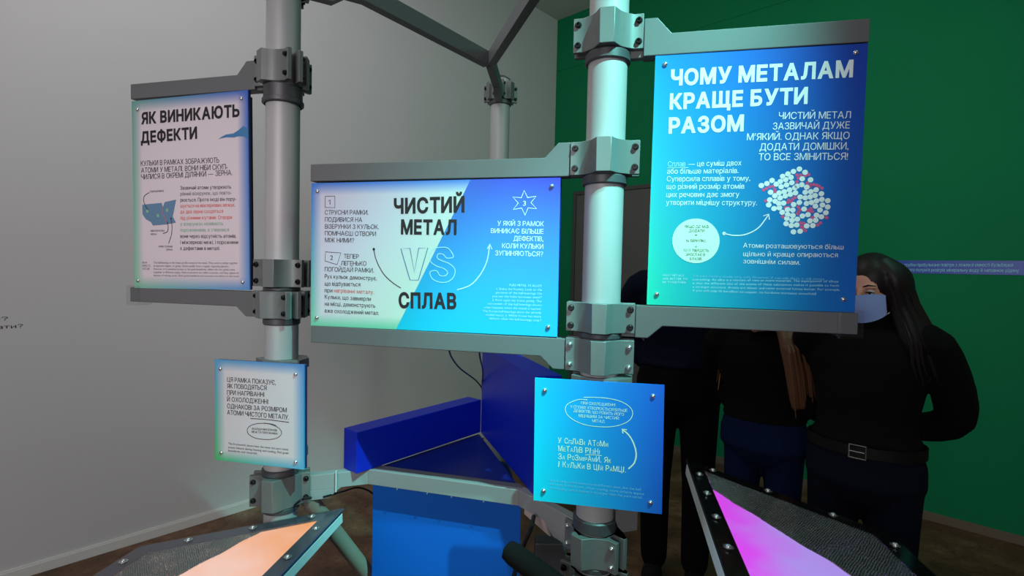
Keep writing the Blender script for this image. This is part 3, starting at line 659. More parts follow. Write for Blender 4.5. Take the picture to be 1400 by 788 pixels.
# wall of small brackets that carry the small signs
def bracket(p, yaw, z, label):
    r = empty('sign_bracket', (p.x, p.y, z)); r.rotation_euler = (0,0,rad(yaw)); tag(r, label, 'bracket')
    MB().prism([(-.07,-.03),(-.02,-.062),(.04,-.062),(.085,-.03),(.085,.02),(.05,.06),(-.05,.06),(-.07,.02),(-.0505,0),(-.04,.03),(0,.0505),(.04,.03),(.0505,0),(.036,-.036),(0,-.0505),(-.036,-.036),(-.0505,-.002)], 0, .028).build('bracket_plate', M['alu2'], r, bevel=.001)
    return r
bracket(PL_, -12.8, 1.228, 'dark plate bracket gripping the left pole behind the top of the small white sign')
bracket(PR_, -12.7, 1.253, 'plate bracket gripping the right pole behind the top of the small blue sign')
bracket(PL_, -12.8, .945, 'dark plate bracket gripping the left pole behind the bottom of the small white sign')
bracket(PR_, -12.7, .968, 'plate bracket gripping the right pole behind the bottom of the small blue sign')
# stub arm at the right pole
r = empty('support_rail', (PR_.x, PR_.y, .875)); r.rotation_euler = (0,0,rad(-8)); tag(r, 'short rounded plate stub beneath the right corner of the small blue sign', 'rail')
MB().prism([(.052,.03),(.058,.012),(.072,-.002),(.108,.008),(.108,.11),(.052,.11)], -.022, -.006, axis='y').build('plate', M['alu'], r, bevel=.001)

# ---------------------------------------------------------------- overhead and lower frame bars
def bar_chain(name, pts, za, zb, th, label, flare0=0, flare1=0, group=None):
    """upright flat bars joined at mitred corners; each straight run is a part"""
    P_ = [Vector((p[0], p[1])) for p in pts]; n = len(P_)
    r = empty(name, (P_[0].x, P_[0].y, za)); tag(r, label, 'frame bar', group)
    off = []
    for i in range(n):
        if i == 0: t = (P_[1]-P_[0]).normalized(); off.append(Vector((-t.y, t.x)))
        elif i == n-1: t = (P_[-1]-P_[-2]).normalized(); off.append(Vector((-t.y, t.x)))
        else:
            t0 = (P_[i]-P_[i-1]).normalized(); t1 = (P_[i+1]-P_[i]).normalized(); b_ = (Vector((-t0.y,t0.x))+Vector((-t1.y,t1.x))).normalized()
            off.append(b_/max(.3, b_.dot(Vector((-t0.y,t0.x)))))
    for i in range(n-1):
        m = MB(); a = P_[i]-P_[0]; b_ = P_[i+1]-P_[0]; oa = off[i]*th/2; ob = off[i+1]*th/2; h = zb-za
        m.prism([tuple(a+oa), tuple(a-oa), tuple(b_-ob), tuple(b_+ob)], 0, h)
        if (i == 0 and flare0) or (i == n-2 and flare1):
            fl = flare0 if i == 0 and flare0 else flare1
            e_, f_ = (a, (b_-a).normalized()) if (i == 0 and flare0) else (b_, (a-b_).normalized()); nn = Vector((-f_.y, f_.x))*th/2*.98
            q1 = e_+f_*.09; q2 = e_+f_*.13
            vs = []
            for s_ in (1, -1):
                vs += [(*(e_+nn*s_), 0), (*(q2+nn*s_), 0), (*(q1+nn*s_), fl), (*(e_+nn*s_), fl)]
            m.add(vs, [(0,1,2,3),(7,6,5,4),(0,3,7,4),(1,5,6,2),(2,6,7,3),(0,4,5,1)])
        m.build('bar', M['alu3'] if name == 'table_frame' else M['alu'], r, bevel=.0015)
    return r
def off_pole(p, q, d=.054):
    v = (Vector((q[0], q[1], 0))-p).normalized(); return (p.x+v.x*d, p.y+v.y*d)
J = (-.118, 2.300); K1 = (-.515, 1.765); K2 = (.062, 1.70)
bar_chain('overhead_bar', [off_pole(PB_, J), J], 2.432, 2.492, .034, 'short overhead bar joining the distant pole to the fork', flare0=-.03)
bar_chain('overhead_bar', [(J[0]-.014, J[1]-.014), K1, off_pole(PL_, K1)], 2.428, 2.490, .034, 'overhead bar running from the fork toward the left pole', flare1=-.03)
bar_chain('overhead_bar', [(J[0]+.009, J[1]-.017), K2, off_pole(PR_, K2)], 2.432, 2.492, .034, 'overhead bar running from the fork toward the right pole')
A1 = Vector((-.468, 1.735)); A2 = Vector((.043, 1.597)); AP = Vector((-.124, 2.144))
tb = bar_chain('table_frame', [off_pole(PL_, A1), tuple(A1), tuple(A2), off_pole(PR_, A2)], .820, .870, .030, 'grey angled bar frame along the front of the blue corner display', flare0=-.032, flare1=-.032)
fa = Vector((A2.x-A1.x, A2.y-A1.y)).normalized(); fn = Vector((fa.y, -fa.x))
for (sx, sy) in ((543,669.5),(584,675.5),(617,680),(661,686.5)):
    q = on_plane(sx, sy, Vector((A1.x+fn.x*.015, A1.y+fn.y*.015, 0)), Vector((fn.x, fn.y, 0)))
    Mq = Matrix.Translation(q-Vector(tb.location)) @ Vector((fn.x, fn.y, 0)).to_track_quat('Z','Y').to_matrix().to_4x4()
    MB().lathe([(.0028,0),(.0022,.0015),(.0001,.002)], 10, Mq).build('rivet', M['steel'], tb, smooth=True)
# plate under the frame's right end, pale colour standing for a lit patch
g = MB(); Ta = Vector((A2.x, A2.y)); Tb = Vector(off_pole(PR_, A2)); td = (Tb-Ta).normalized(); tn = Vector((td.y, -td.x))
def tp(u, z, o_): q = Ta+td*u+tn*o_-Vector((tb.location.x, tb.location.y)); return (q.x, q.y, z-.82)
ps = [(.03,.822),(.17,.822),(.17,.788),(.155,.788)]
L_ = [at_y(726,703,0.1)]
g.add([tp(u,z,.003) for u, z in [(.02,.822),(.02,.797),(.135,.775),(.105,.822)]]+[tp(u,z,-.003) for u, z in [(.02,.822),(.02,.797),(.135,.775),(.105,.822)]], [(0,1,2,3),(7,6,5,4),(0,4,5,1),(1,5,6,2),(2,6,7,3),(3,7,4,0)])
g.build('lit_patch_plate', mat('lit_patch_tone', srgb(196,176,170), .5), tb)
# white plastic tie over the left run
q = at_y(463, 659, 1.70)
o = MB().box(-.0012,.0012,-.004,.004,-.036,.034).build('cable_tie', M['strap'], None, loc=(q.x, q.y, .845)); tag(o, 'thin white tie hanging over the grey frame left of the blue box', 'tie')
o.location = (-.5615, 1.679, .846)

# ---------------------------------------------------------------- blue corner display
disp = empty('blue_display', (0,0,.83)); tag(disp, 'blue triangular corner display box standing behind the grey frame', 'display')
def V2(a): return Vector((a[0], a[1]))
ins = fn*-.018
a1 = A1+ins+fa*.01; a2 = A2+ins-fa*.01
MB().prism([tuple(a1), tuple(a2), tuple(AP)], .008, .034).build('tray', M['bluetop'], disp, bevel=.001)
MB().prism([tuple(a1+fn*.016-fa*.02), tuple(a2+fn*.016+fa*.015), tuple(a2+fn*-.012), tuple(a1+fn*-.012)], .034, .0405).build('front_ledge', M['alu'], disp)
# left box wall, runs from the front left to the apex
def wallbox(name, f0, f1, th, z0, z1, matl, top=None):
    d = (f1-f0).normalized(); n = Vector((-d.y, d.x))*th
    return MB().prism([tuple(f0), tuple(f1), tuple(f1+n), tuple(f0+n)], z0-.83, z1-.83).build(name, matl, disp, bevel=.002)
fL0 = V2(at_z(487.5, 648, .872)); ap2 = V2(at_z(657, 591, .872))
wallbox('left_box', fL0, ap2, .075, .871, 1.008, M['bluebox'])
fR0 = V2(at_z(729, 677, .872)); 
d_ = (fR0-ap2).normalized(); n_ = Vector((-d_.y, d_.x))
MB().prism([tuple(ap2+d_*.004), tuple(fR0), tuple(fR0+n_*.085), tuple(ap2+n_*.085)], .871-.83, 1.232-.83).build('right_box', M['bluebox'], disp, bevel=.002)
# cabinet underneath
cab = empty('blue_cabinet', (0,0,0)); tag(cab, 'tall blue cabinet standing on the floor beneath the grey frame', 'cabinet')
cn = fn; c0 = A1+fn*-.035
def cabu(px, py): 
    q = on_plane(px, py, Vector((c0.x, c0.y, 0)), Vector((fn.x, fn.y, 0))); return (V2(q)-c0).dot(fa)
u0, u1 = cabu(508.5, 720), cabu(712, 720)
k0 = c0+fa*u0; k1 = c0+fa*u1; bk = -fn*.30
MB().prism([tuple(k0), tuple(k1), tuple(k1+bk-fa*.13), tuple(k0+bk+fa*.17)], .05, .818).build('body', M['bluecab'], cab, bevel=.003)
MB().prism([tuple(k0-fn*.02+fa*.02), tuple(k1-fn*.02-fa*.02), tuple(k1+bk-fa*.15), tuple(k0+bk+fa*.19)], 0, .05).build('plinth', M['blackm'], cab)
# cables
def cable(pts, r_, label, n=8):
    P_ = [Vector(p) for p in pts]; out = []
    for i in range(len(P_)-1):
        p0 = P_[max(i-1,0)]; p1 = P_[i]; p2 = P_[i+1]; p3 = P_[min(i+2,len(P_)-1)]
        for k in range(n):
            t = k/n; out.append(.5*((2*p1)+(p2-p0)*t+(2*p0-5*p1+4*p2-p3)*t*t+(3*p1-p0-3*p2+p3)*t**3))
    out.append(P_[-1]); o = MB().tube(out, r_, 8).build('cable', M['blackm'], smooth=True); tag(o, label, 'cable'); return o
cable([at_y(614,470,1.50), at_y(616,486,1.62), at_y(629,504,1.85), at_y(650,520,2.1), at_y(660,533,2.18), at_y(662,545,2.2)], .0028, 'thin black cable looping down from the left part of the middle sign')
cable([at_y(655,470,1.50), at_y(656,488,1.7), at_y(660,508,2.0), at_y(659,530,2.18), at_y(661,546,2.2)], .0028, 'thin black cable dropping straight to the tip of the blue box')
cable([at_y(730,706,1.50), at_y(726,722,1.46), at_y(716,745,1.44), at_y(707,772,1.42), at_y(700,800,1.42)], .0065, 'black cable hanging beside the blue cabinet under the small blue sign')
cable([at_y(442,680,1.66), at_y(470,672,1.72), at_y(490,667,1.8), at_y(510,676,1.86), at_y(520,700,1.9)], .0032, 'black cable arching under the grey frame left of the cabinet')
cable([at_y(402,692,1.62), at_y(412,684,1.60), at_y(425,681,1.66), at_y(438,686,1.72)], .004, 'short black cable looped around the clamp under the small white sign')
# struts
o = MB().tube([(-.66,1.675,.80), (-.285,2.02,.0)], .0265, 20).build('support_strut', mat('strut_paint', srgb(128,114,104), .7), smooth=True); tag(o, 'pale diagonal support tube running from the left pole to the floor', 'strut')
s0 = at_y(694, 752, 1.30); s1 = at_y(800, 830, 1.18); dd = (s1-s0).normalized()
o = MB().tube([s0-dd*.006, s0, s0+dd*.02, s1], [.012,.024,.028,.028], 20).build('foam_tube', M['rubber'], smooth=True); tag(o, 'black padded tube slanting down in front of the blue cabinet', 'tube')
# post with dark equipment box low behind the right pole
r = empty('floor_stand', (.14, 1.62, 0)); tag(r, 'dark metal stand on the floor behind the right pole', 'stand')
MB().box(-.05,.05,-.03,.03,0,.70).build('post', M['ring'], r, bevel=.004); MB().box(-.12,.12,-.10,.10,0,.02).build('foot', M['ring'], r, bevel=.004)

# ---------------------------------------------------------------- ball frames
def glow_mat(name, ca, cb, cc_, strength, apex_dir):
    m = bpy.data.materials.new(name); m.use_nodes = True; nt = m.node_tree; b = nt.nodes['Principled BSDF']; N = nt.nodes; Lk = nt.links.new
    b.inputs['Base Color'].default_value = (.08,.08,.08,1); b.inputs['Roughness'].default_value = .5
    tc = N.new('ShaderNodeTexCoord'); n = N.new('ShaderNodeTexNoise'); n.inputs['Scale'].default_value = 7; n.inputs['Detail'].default_value = 3
    Lk(tc.outputs['Object'], n.inputs['Vector'])
    vm = N.new('ShaderNodeVectorMath'); vm.operation = 'DOT_PRODUCT'; vm.inputs[1].default_value = apex_dir; Lk(tc.outputs['Object'], vm.inputs[0])
    ad = N.new('ShaderNodeMath'); ad.operation = 'MULTIPLY_ADD'; ad.inputs[1].default_value = .32; Lk(n.outputs['Fac'], ad.inputs[0]); Lk(vm.outputs['Value'], ad.inputs[2])
    r = N.new('ShaderNodeValToRGB'); e = r.color_ramp.elements; e[0].position = .18; e[0].color = ca; e[1].position = .50; e[1].color = cc_; x = e.new(.32); x.color = cb
    Lk(ad.outputs[0], r.inputs[0]); Lk(r.outputs[0], b.inputs['Emission Color']); b.inputs['Emission Strength'].default_value = strength
    return m
M['border'] = mat('reflection_tinted_border', srgb(100,96,108), .22, .3)  # dark border, mauve reflections put into its base colour
M['borderdark'] = mat('black_glossy_border', srgb(26,26,30), .2, .3)
M['tray'] = mat('white_tray_edge', srgb(214,224,224), .5)
M['ball'] = mat('steel_balls', srgb(150,148,146), .22, 1.0)
def ball_frame(l1, l2, z, side, tilt, apex_px, e0_px, e1_px, mats, label, T=.95, cut=.40, cut1=.10, ballside=1, screws0=(), glow=None, seed=1, mirror=1):
    A = at_z(*l1, z); B = at_z(*l2, z); d = (B-A).normalized(); n2 = Vector((-d.y, d.x, 0))*side
    t = rad(tilt); down = n2*math.cos(t)-Vector((0,0,math.sin(t))); N = d.cross(down).normalized()
    if N.z < 0: N = -N
    O_ = on_plane(*apex_px, A, N); Q = on_plane(*e0_px, A, N); e0 = (Q-O_).normalized()
    # second edge 60 degrees from the first, towards the viewer
    e1 = (on_plane(*e1_px, A, N)-O_).normalized(); ang = e0.angle(e1); print('frame corner', math.degrees(ang))
    X = e0; Y = N.cross(X)
    Mx = Matrix(((X.x,Y.x,N.x,O_.x),(X.y,Y.y,N.y,O_.y),(X.z,Y.z,N.z,O_.z),(0,0,0,1)))
    s = mirror
    root = empty('ball_frame', O_); root.matrix_world = Mx; tag(root, label, 'exhibit')
    c60, s60 = math.cos(ang), math.sin(ang)*s
    a = Vector((0,0)); b_ = Vector((T,0)); c_ = Vector((T*c60, T*s60))
    outer = [a, b_-Vector((cut,0)), b_+(c_-b_)/T*cut, c_+(b_-c_)/T*cut1, c_+(a-c_)/T*cut1]
    def inset(P_, w_):
        n = len(P_); ar = sum(P_[i].x*P_[(i+1)%n].y-P_[(i+1)%n].x*P_[i].y for i in range(n)); sg = 1 if ar > 0 else -1; out = []
        for i in range(n):
            p0, p1, p2 = P_[i-1], P_[i], P_[(i+1)%n]; t0 = (p1-p0).normalized(); t1 = (p2-p1).normalized()
            n0 = Vector((-t0.y,t0.x))*sg; n1 = Vector((-t1.y,t1.x))*sg; bb_ = (n0+n1).normalized(); out.append(p1+bb_*(w_/bb_.dot(n0)))
        return out
    inner = inset(outer, .046); pts = [tuple(p) for p in outer]
    MB().prism([tuple(p) for p in inset(outer, .003)], -.045, -.014).build('tray', M['tray'], root, bevel=.002)
    MB().prism([tuple(p) for p in inset(outer, .004)], -.014, -.0075).build('gasket', M['blackm'], root)
    MB().prism([tuple(p) for p in inset(outer, .006)], -.0075, -.0055).build('glowing_panel', glow, root)
    m = MB(); n = len(outer)
    vs = [(*p, 0) for p in outer]+[(*p, 0) for p in inner]+[(*p, -.0054) for p in outer]+[(*p, -.0054) for p in inner]; fs = []
    for i in range(n):
        j = (i+1)%n; fs += [(i,j,n+j,n+i),(2*n+j,2*n+i,3*n+i,3*n+j),(i,2*n+i,2*n+j,j),(n+i,n+j,3*n+j,3*n+i)]
    if s < 0: fs = [f_[::-1] for f_ in fs]
    m.add(vs, fs); m.build('border', M[mats], root, bevel=.0008)
    MB().prism([tuple(p) for p in inset(outer, .002)], .0006, .0036).build('clear_cover', M['clear'], root)
    # screws around the border
    mid = inset(outer, .024)
    for i in range(n):
        p, q = mid[i], mid[(i+1)%n]; L = (q-p).length; k = max(1, round(L/.16))
        for j in range(k):
            pos = p+(q-p)*((j+.35)/k)
            MB().lathe([(.011,.0036),(.011,.0046),(.0065,.0048),(.0062,.0068),(.004,.009),(.0001,.0098)], 14, Matrix.Translation((pos.x,pos.y,0))).build('screw', M['steel'], root, smooth=True)
    # steel balls lying against the low side
    Mi = Mx.inverted(); lA = Mi @ A; lB = Mi @ B; ld = Vector((lB.x-lA.x, lB.y-lA.y)).normalized(); dn = Mi.to_3x3() @ down; dn = Vector((dn.x, dn.y)).normalized()
    rb = .0029; rnd = random.Random(seed); pl = inset(outer, .046+rb*.6)
    def inside(p):
        sg = None
        for i in range(len(pl)):
            q0, q1 = pl[i], pl[(i+1)%len(pl)]; cr = (q1.x-q0.x)*(p.y-q0.y)-(q1.y-q0.y)*(p.x-q0.x)
            if sg is None: sg = cr > 0
            elif (cr > 0) != sg: return False
        return True
    base = []; bf = []
    rows, seg = 4, 8
    for i in range(rows):
        th = PI*.55*i/(rows-1)
        if i == 0: base.append((0,0,rb)); continue
        for k in range(seg): ph = 2*PI*(k+.5*(i%2))/seg; base.append((rb*math.sin(th)*math.cos(ph), rb*math.sin(th)*math.sin(ph), rb*math.cos(th)))
    for k in range(seg): bf.append((0, 1+k, 1+(k+1)%seg))
    for i in range(1, rows-1):
        for k in range(seg):
            a_ = 1+(i-1)*seg+k; b2 = 1+(i-1)*seg+(k+1)%seg; c2 = a_+seg; d2 = b2+seg; bf.append((a_, c2, d2, b2))
    mm = MB(); V_ = mm.v; F_ = mm.f; cnt = 0
    o2 = Vector((lA.x, lA.y)); step = rb*2.02
    for i in range(0, 130):
        for k in range(-160, 260):
            u = (k+.5*(i%2))*step; v = i*step*.866
            wob = .0016*math.sin(u*55+v*20)+.0012*math.sin(v*90-u*30)
            p = o2+ld*(u)+dn*(v+wob+.004*math.sin(u*40)*.4)
            if not inside(p): continue
            p = p+Vector((rnd.uniform(-.0003,.0003), rnd.uniform(-.0003,.0003))); z_ = -.0029+rnd.uniform(-.0004,.0002)
            o3 = len(V_); V_ += [(p.x+x_, p.y+y_, z_+q_) for x_, y_, q_ in base]; F_ += [tuple(j+o3 for j in f_) for f_ in bf]; cnt += 1
            if cnt > 9000: break
    ob = mm.build('steel_balls', M['ball'], root, smooth=True); ob.data.shade_smooth(); ob['kind'] = 'stuff'
    # column that carries the frame
    cx = outer[0]*.2+b_*.4+c_*.4; wp = Mx @ Vector((cx.x, cx.y, -.045))
    pm = MB(); Lp = wp.z; pm.tube([(0,0,0),(0,0,1)], 1, 4) if False else None
    loc0 = Mi @ Vector((wp.x, wp.y, 0)); MB().tube([(cx.x,cx.y,-.044), tuple(loc0)], .03, 20).build('column', M['ring'], root, smooth=True)
    return root
gA = glow_mat('orange_glow', (1.0,.36,.08,1), (1.0,.42,.20,1), (1.0,.60,.48,1), 1.1, (.8,.2,0))
gB = glow_mat('magenta_glow', (1.0,.02,1.0,1), (.80,.08,1.0,1), (.50,.32,.95,1), 1.1, (1.25,.72,0))
ball_frame((342,733), (241,787), .76, -1, 2, (470.5,695), (197,747), (382.6,788), 'border', 'shaking frame of steel balls glowing orange at the lower left', ballside=1, glow=gA, seed=3, mirror=1)
ball_frame((975,668), (1170,788), .96, 1, 7, (938,628), (1211,729), (993,788), 'borderdark', 'shaking frame of steel balls glowing magenta at the lower right', ballside=1, glow=gB, seed=5, mirror=-1)

# ---------------------------------------------------------------- people
def ell(m, c, r, seg=16, rings=10, R=None):
    vs = []; fs = []
    for i in range(rings+1):
        th = PI*i/rings
        for k in range(seg):
            ph = 2*PI*k/seg; v = Vector((r[0]*math.sin(th)*math.cos(ph), r[1]*math.sin(th)*math.sin(ph), r[2]*math.cos(th)))
            if R: v = R @ v
            vs.append(v+Vector(c))
    for i in range(rings):
        for k in range(seg): k2 = (k+1)%seg; fs.append((i*seg+k, (i+1)*seg+k, (i+1)*seg+k2, i*seg+k2))
    return m.add(vs, fs)
def rings(m, rs, seg=24):
    """torso loft: (z, cx, cy, rx, ry)"""
    vs = []; fs = []; n = len(rs)
    for (z, cx, cy, rx, ry) in rs:
        for k in range(seg):
            a_ = 2*PI*k/seg; vs.append((cx+rx*math.cos(a_), cy+ry*math.sin(a_), z))
    for i in range(n-1):
        for k in range(seg): k2 = (k+1)%seg; fs.append((i*seg+k, i*seg+k2, (i+1)*seg+k2, (i+1)*seg+k))
    fs.append(tuple(range(seg-1,-1,-1))); fs.append(tuple((n-1)*seg+k for k in range(seg)))
    return m.add(vs, fs)
def limb(m, pts, rs, seg=14):
    P_ = [Vector(p) for p in pts]; out = []; rr = []; n = 5
    for i in range(len(P_)-1):
        p0 = P_[max(i-1,0)]; p1 = P_[i]; p2 = P_[i+1]; p3 = P_[min(i+2,len(P_)-1)]
        for k in range(n):
            t = k/n; out.append(.5*((2*p1)+(p2-p0)*t+(2*p0-5*p1+4*p2-p3)*t*t+(3*p1-p0-3*p2+p3)*t**3)); rr.append(rs[i]*(1-t)+rs[i+1]*t)
    out.append(P_[-1]); rr.append(rs[-1])
    m.tube(out, rr, seg); ell(m, P_[0], (rs[0],)*3, seg, 6); ell(m, P_[-1], (rs[-1],)*3, seg, 6); return m
def organic(m, name, mt, parent, voxel=.008, smooth_it=3):
    """union of the overlapping lofts into one continuous surface"""
    me = bpy.data.meshes.new('tmp'); me.from_pydata(m.v, [], m.f); me.update()
    o = bpy.data.objects.new('tmp', me); C.objects.link(o)
    r = o.modifiers.new('r', 'REMESH'); r.mode = 'VOXEL'; r.voxel_size = voxel
    q = o.modifiers.new('s', 'SMOOTH'); q.iterations = smooth_it; q.factor = .6
    me2 = bpy.data.meshes.new_from_object(o.evaluated_get(bpy.context.evaluated_depsgraph_get()))
    bpy.data.objects.remove(o); bpy.data.meshes.remove(me)
    me2.name = name; me2.materials.clear(); me2.materials.append(mt); me2.shade_smooth()
    ob = bpy.data.objects.new(name, me2); C.objects.link(ob); ob.parent = parent; return ob
def hand(m, wrist, d, palm_n, sc_=1.0, curl=.5):
    """palm, four fingers of different length and a thumb from the side of the palm"""
    d = Vector(d).normalized(); n = Vector(palm_n); n = (n-d*n.dot(d)).normalized(); s_ = d.cross(n); w0 = Vector(wrist)
    R = Matrix((s_, n, d)).transposed(); ell(m, w0+d*.045*sc_, (.038*sc_, .014*sc_, .05*sc_), 14, 8, R)
    for i, (off_, L) in enumerate([(-.027,.062),(-.009,.072),(.009,.068),(.026,.054)]):
        b0 = w0+d*.082*sc_+s_*off_*sc_; p1 = b0+(d*math.cos(curl*.4)+n*math.sin(curl*.4))*L*.42*sc_
        p2 = p1+(d*math.cos(curl*1.1)+n*math.sin(curl*1.1))*L*.33*sc_; p3 = p2+(d*math.cos(curl*1.7)+n*math.sin(curl*1.7))*L*.25*sc_
        limb(m, [b0-d*.02*sc_, b0, p1, p2, p3], [.0085*sc_,.0088*sc_,.008*sc_,.0073*sc_,.006*sc_], 8)
    t0 = w0+d*.025*sc_-s_*.03*sc_; t1 = t0+(d*.6-s_*.6+n*.3).normalized()*.034*sc_; t2 = t1+(d*.9-s_*.2+n*.35).normalized()*.028*sc_
    limb(m, [w0+d*.02*sc_-s_*.015*sc_, t0, t1, t2], [.012*sc_,.0115*sc_,.0095*sc_,.007*sc_], 8)
def person(loc, yaw, h, label, arms, head_yaw, head_pitch, lean, mats_, hair_kind, mask=None, belt=False, fat=1.0):
    """local frame: feet at the origin, facing -y, x to the figure's left; h is the standing height"""
    root = empty('person', loc); root.rotation_euler = (0, 0, rad(yaw)); k = h/1.65; root.scale = (k, k, k); tag(root, label, 'person')
    def L(z, x=0, y=0):       # forward lean above the hips
        return (x, y-lean*max(0, z-.92), z)
    skin, top, legs_, hairm = mats_
    hc = Vector(L(1.545)); hc.y -= .015+lean*.05; Rh = Matrix.Rotation(rad(head_yaw), 3, 'Z') @ Matrix.Rotation(rad(head_pitch), 3, 'X')
    def H(x, y, z): return hc+Rh @ Vector((x, y, z))
    tors = [(.82,.10,.085),(.88,.155,.108),(.95,.155,.108),(1.02,.132,.098),(1.10,.125,.094),(1.20,.142,.104),(1.29,.158,.104),(1.36,.15,.088),(1.405,.10,.066)]
    def torso(m, g, z0, z1):
        rings(m, [(z, 0, L(z)[1], (rx+g)*fat, (ry+g)*fat) for z, rx, ry in tors if z0 <= z <= z1])
    b = MB(); torso(b, 0, 0, 2); limb(b, [L(1.38), L(1.44), tuple(hc+Vector((0,.02,-.06)))], [.062,.052,.050])
    ell(b, hc+Rh @ Vector((0,.008,.012)), (.071,.088,.098), 20, 14, Rh)                         # skull
    ell(b, H(0,-.028,-.05), (.052,.052,.062), 16, 10, Rh)                                       # jaw
    ell(b, H(0,-.062,-.088), (.02,.018,.018), 10, 8, Rh)                                        # chin
    limb(b, [tuple(H(0,-.080,.018)), tuple(H(0,-.094,-.012)), tuple(H(0,-.100,-.022))], [.008,.010,.0125], 8)   # nose
    for s_ in (-1, 1):
        ell(b, H(.012*s_,-.088,-.027), (.008,.009,.007), 8, 6, Rh)                              # nostril
        ell(b, H(.070*s_,.008,-.008), (.008,.018,.028), 10, 8, Rh)                              # ear
        ell(b, H(.033*s_,-.060,-.024), (.02,.016,.018), 10, 8, Rh)                              # cheek
        ell(b, H(.031*s_,-.074,.027), (.023,.010,.007), 10, 8, Rh)                              # brow
    ell(b, H(0,-.081,-.052), (.021,.009,.006), 10, 8, Rh); ell(b, H(0,-.079,-.062), (.018,.009,.006), 10, 8, Rh)  # lips
    A = {}
    for s_, (el, wr, hd, pn) in zip((-1, 1), arms):
        sh = L(1.355, .165*s_*fat); A[s_] = (sh, el, wr); limb(b, [L(1.35,.09*s_), sh, el, wr], [.055,.048,.037,.026]); hand(b, wr, hd, pn)
        hp = (.085*s_, 0, .87); limb(b, [hp, (.09*s_,-.012,.47), (.09*s_,.018,.09)], [.082,.053,.036])
        ell(b, (.092*s_,-.045,.038), (.038,.11,.032), 14, 8)
    organic(b, 'body', skin, root, .0062, 2)
    # eyes, set in the face
    for s_ in (-1, 1):
        m = MB(); ell(m, H(.031*s_,-.0735,.010), (.0115,.0115,.0115), 14, 10, Rh); e_ = m.build('eye', M['eyewhite'], root, smooth=True)
        m = MB(); ell(m, H(.031*s_,-.0822,.010), (.0052,.004,.0052), 10, 6, Rh); m.build('iris', M['iris'], e_, smooth=True)
        m = MB(); m.tube([H(.019*s_,-.0835,.012), H(.031*s_,-.0885,.0145), H(.044*s_,-.0795,.010)], [.0016,.0032,.0016], 6); m.build('eyelid', hairm, e_, smooth=True)
        m = MB(); m.tube([H(.014*s_,-.086,.032), H(.031*s_,-.0875,.038), H(.049*s_,-.077,.033)], [.0022,.0034,.0015], 6); m.build('eyebrow', hairm, root, smooth=True)
    # top with sleeves
    m = MB(); torso(m, .016, 1.01, 2); rings(m, [(1.005,0,L(1.005)[1],.160*fat,.120*fat),(1.03,0,L(1.02)[1],.156*fat,.118*fat)])
    for s_ in (-1, 1):
        sh, el, wr = A[s_]; w2 = Vector(el).lerp(Vector(wr), .93)
        limb(m, [L(1.345,.07*s_), sh, el, tuple(w2)], [.074,.068,.060,.044])
    limb(m, [L(1.38), L(1.425)], [.075,.062])
    organic(m, 'sweater', top, root, .0085, 3)
    # jeans
    m = MB(); rings(m, [(.80,0,0,.13,.10),(.87,0,0,.172*fat,.122*fat),(.94,0,L(.94)[1],.170*fat,.120*fat),(1.035,0,L(1.035)[1],.146*fat,.112*fat)])
    for s_ in (-1, 1): limb(m, [(.085*s_,0,.87),(.092*s_,-.012,.47),(.09*s_,.018,.10)], [.094,.068,.060])
    organic(m, 'jeans', legs_, root, .0085, 3)
    for s_ in (-1, 1):
        m = MB(); ell(m, (.092*s_,-.045,.04), (.046,.125,.045), 16, 10); ell(m, (.092*s_,.018,.075), (.046,.05,.05), 14, 8)
        m.v = [(x_, y_, max(z_, 0)) for x_, y_, z_ in m.v]; m.build('shoe', M['rubber'], root, smooth=True)
    if belt:
        m = MB(); n = 40; vs = []; fs = []
        for i in range(n):
            a_ = 2*PI*i/n; c_, s2 = math.cos(a_), math.sin(a_)
            for rr, zz in ((.0,.972),(.006,.972),(.006,1.008),(.0,1.008)): vs.append(((.150+.012+rr)*c_*fat, L(.99)[1]+(.112+.014+rr)*s2*fat, zz+.006))
        for i in range(n):
            for j in range(4): fs.append((4*i+j, 4*((i+1)%n)+j, 4*((i+1)%n)+(j+1)%4, 4*i+(j+1)%4))
        bl = m.add(vs, fs).build('belt', M['leather'], root, smooth=True)
        yb = L(.99)[1]-.126*fat-.008
        m = MB(); m.tube([(-.024,yb,.974),(.024,yb,.974),(.024,yb,1.018),(-.024,yb,1.018),(-.024,yb,.974)], .0028, 8); m.tube([(-.024,yb-.002,0.996),(.02,yb-.002,0.996)], .0022, 8); m.build('buckle', M['steel'], bl, smooth=True)
    # hair
    rnd = random.Random(int(h*1000)); m = MB()
    ell(m, H(0,.020,.024), (.084,.094,.100), 20, 14, Rh)
    if hair_kind == 'short': organic(m, 'hair', hairm, root, .007, 2)
    else:
        hair_kind, hs = hair_kind
        for a_ in range(-hs, hs+1, 12):
            s_, c_ = math.sin(rad(a_)), math.cos(rad(a_)); Ln = hair_kind*(.85+.3*rnd.random())
            p0 = H(.045*s_, .03*c_+.01, .095); p1 = H(.088*s_, .085*c_+.022, .035); p2 = H(.094*s_, .088*c_+.026, -.06)
            wd_ = 1.28 if hair_kind > .2 else 1.0; p3 = Vector(hc)+Vector((0,0,-.17))+Rh @ Vector((.142*s_*wd_, .108*c_*wd_+.04, 0)); p4 = p3+Vector((.03*s_, .02, -Ln))
            limb(m, [p0, p1, p2, p3, p4], [.018,.026,.030,.034,.016], 8)
        hr = organic(m, 'hair', hairm, root, .007, 1)
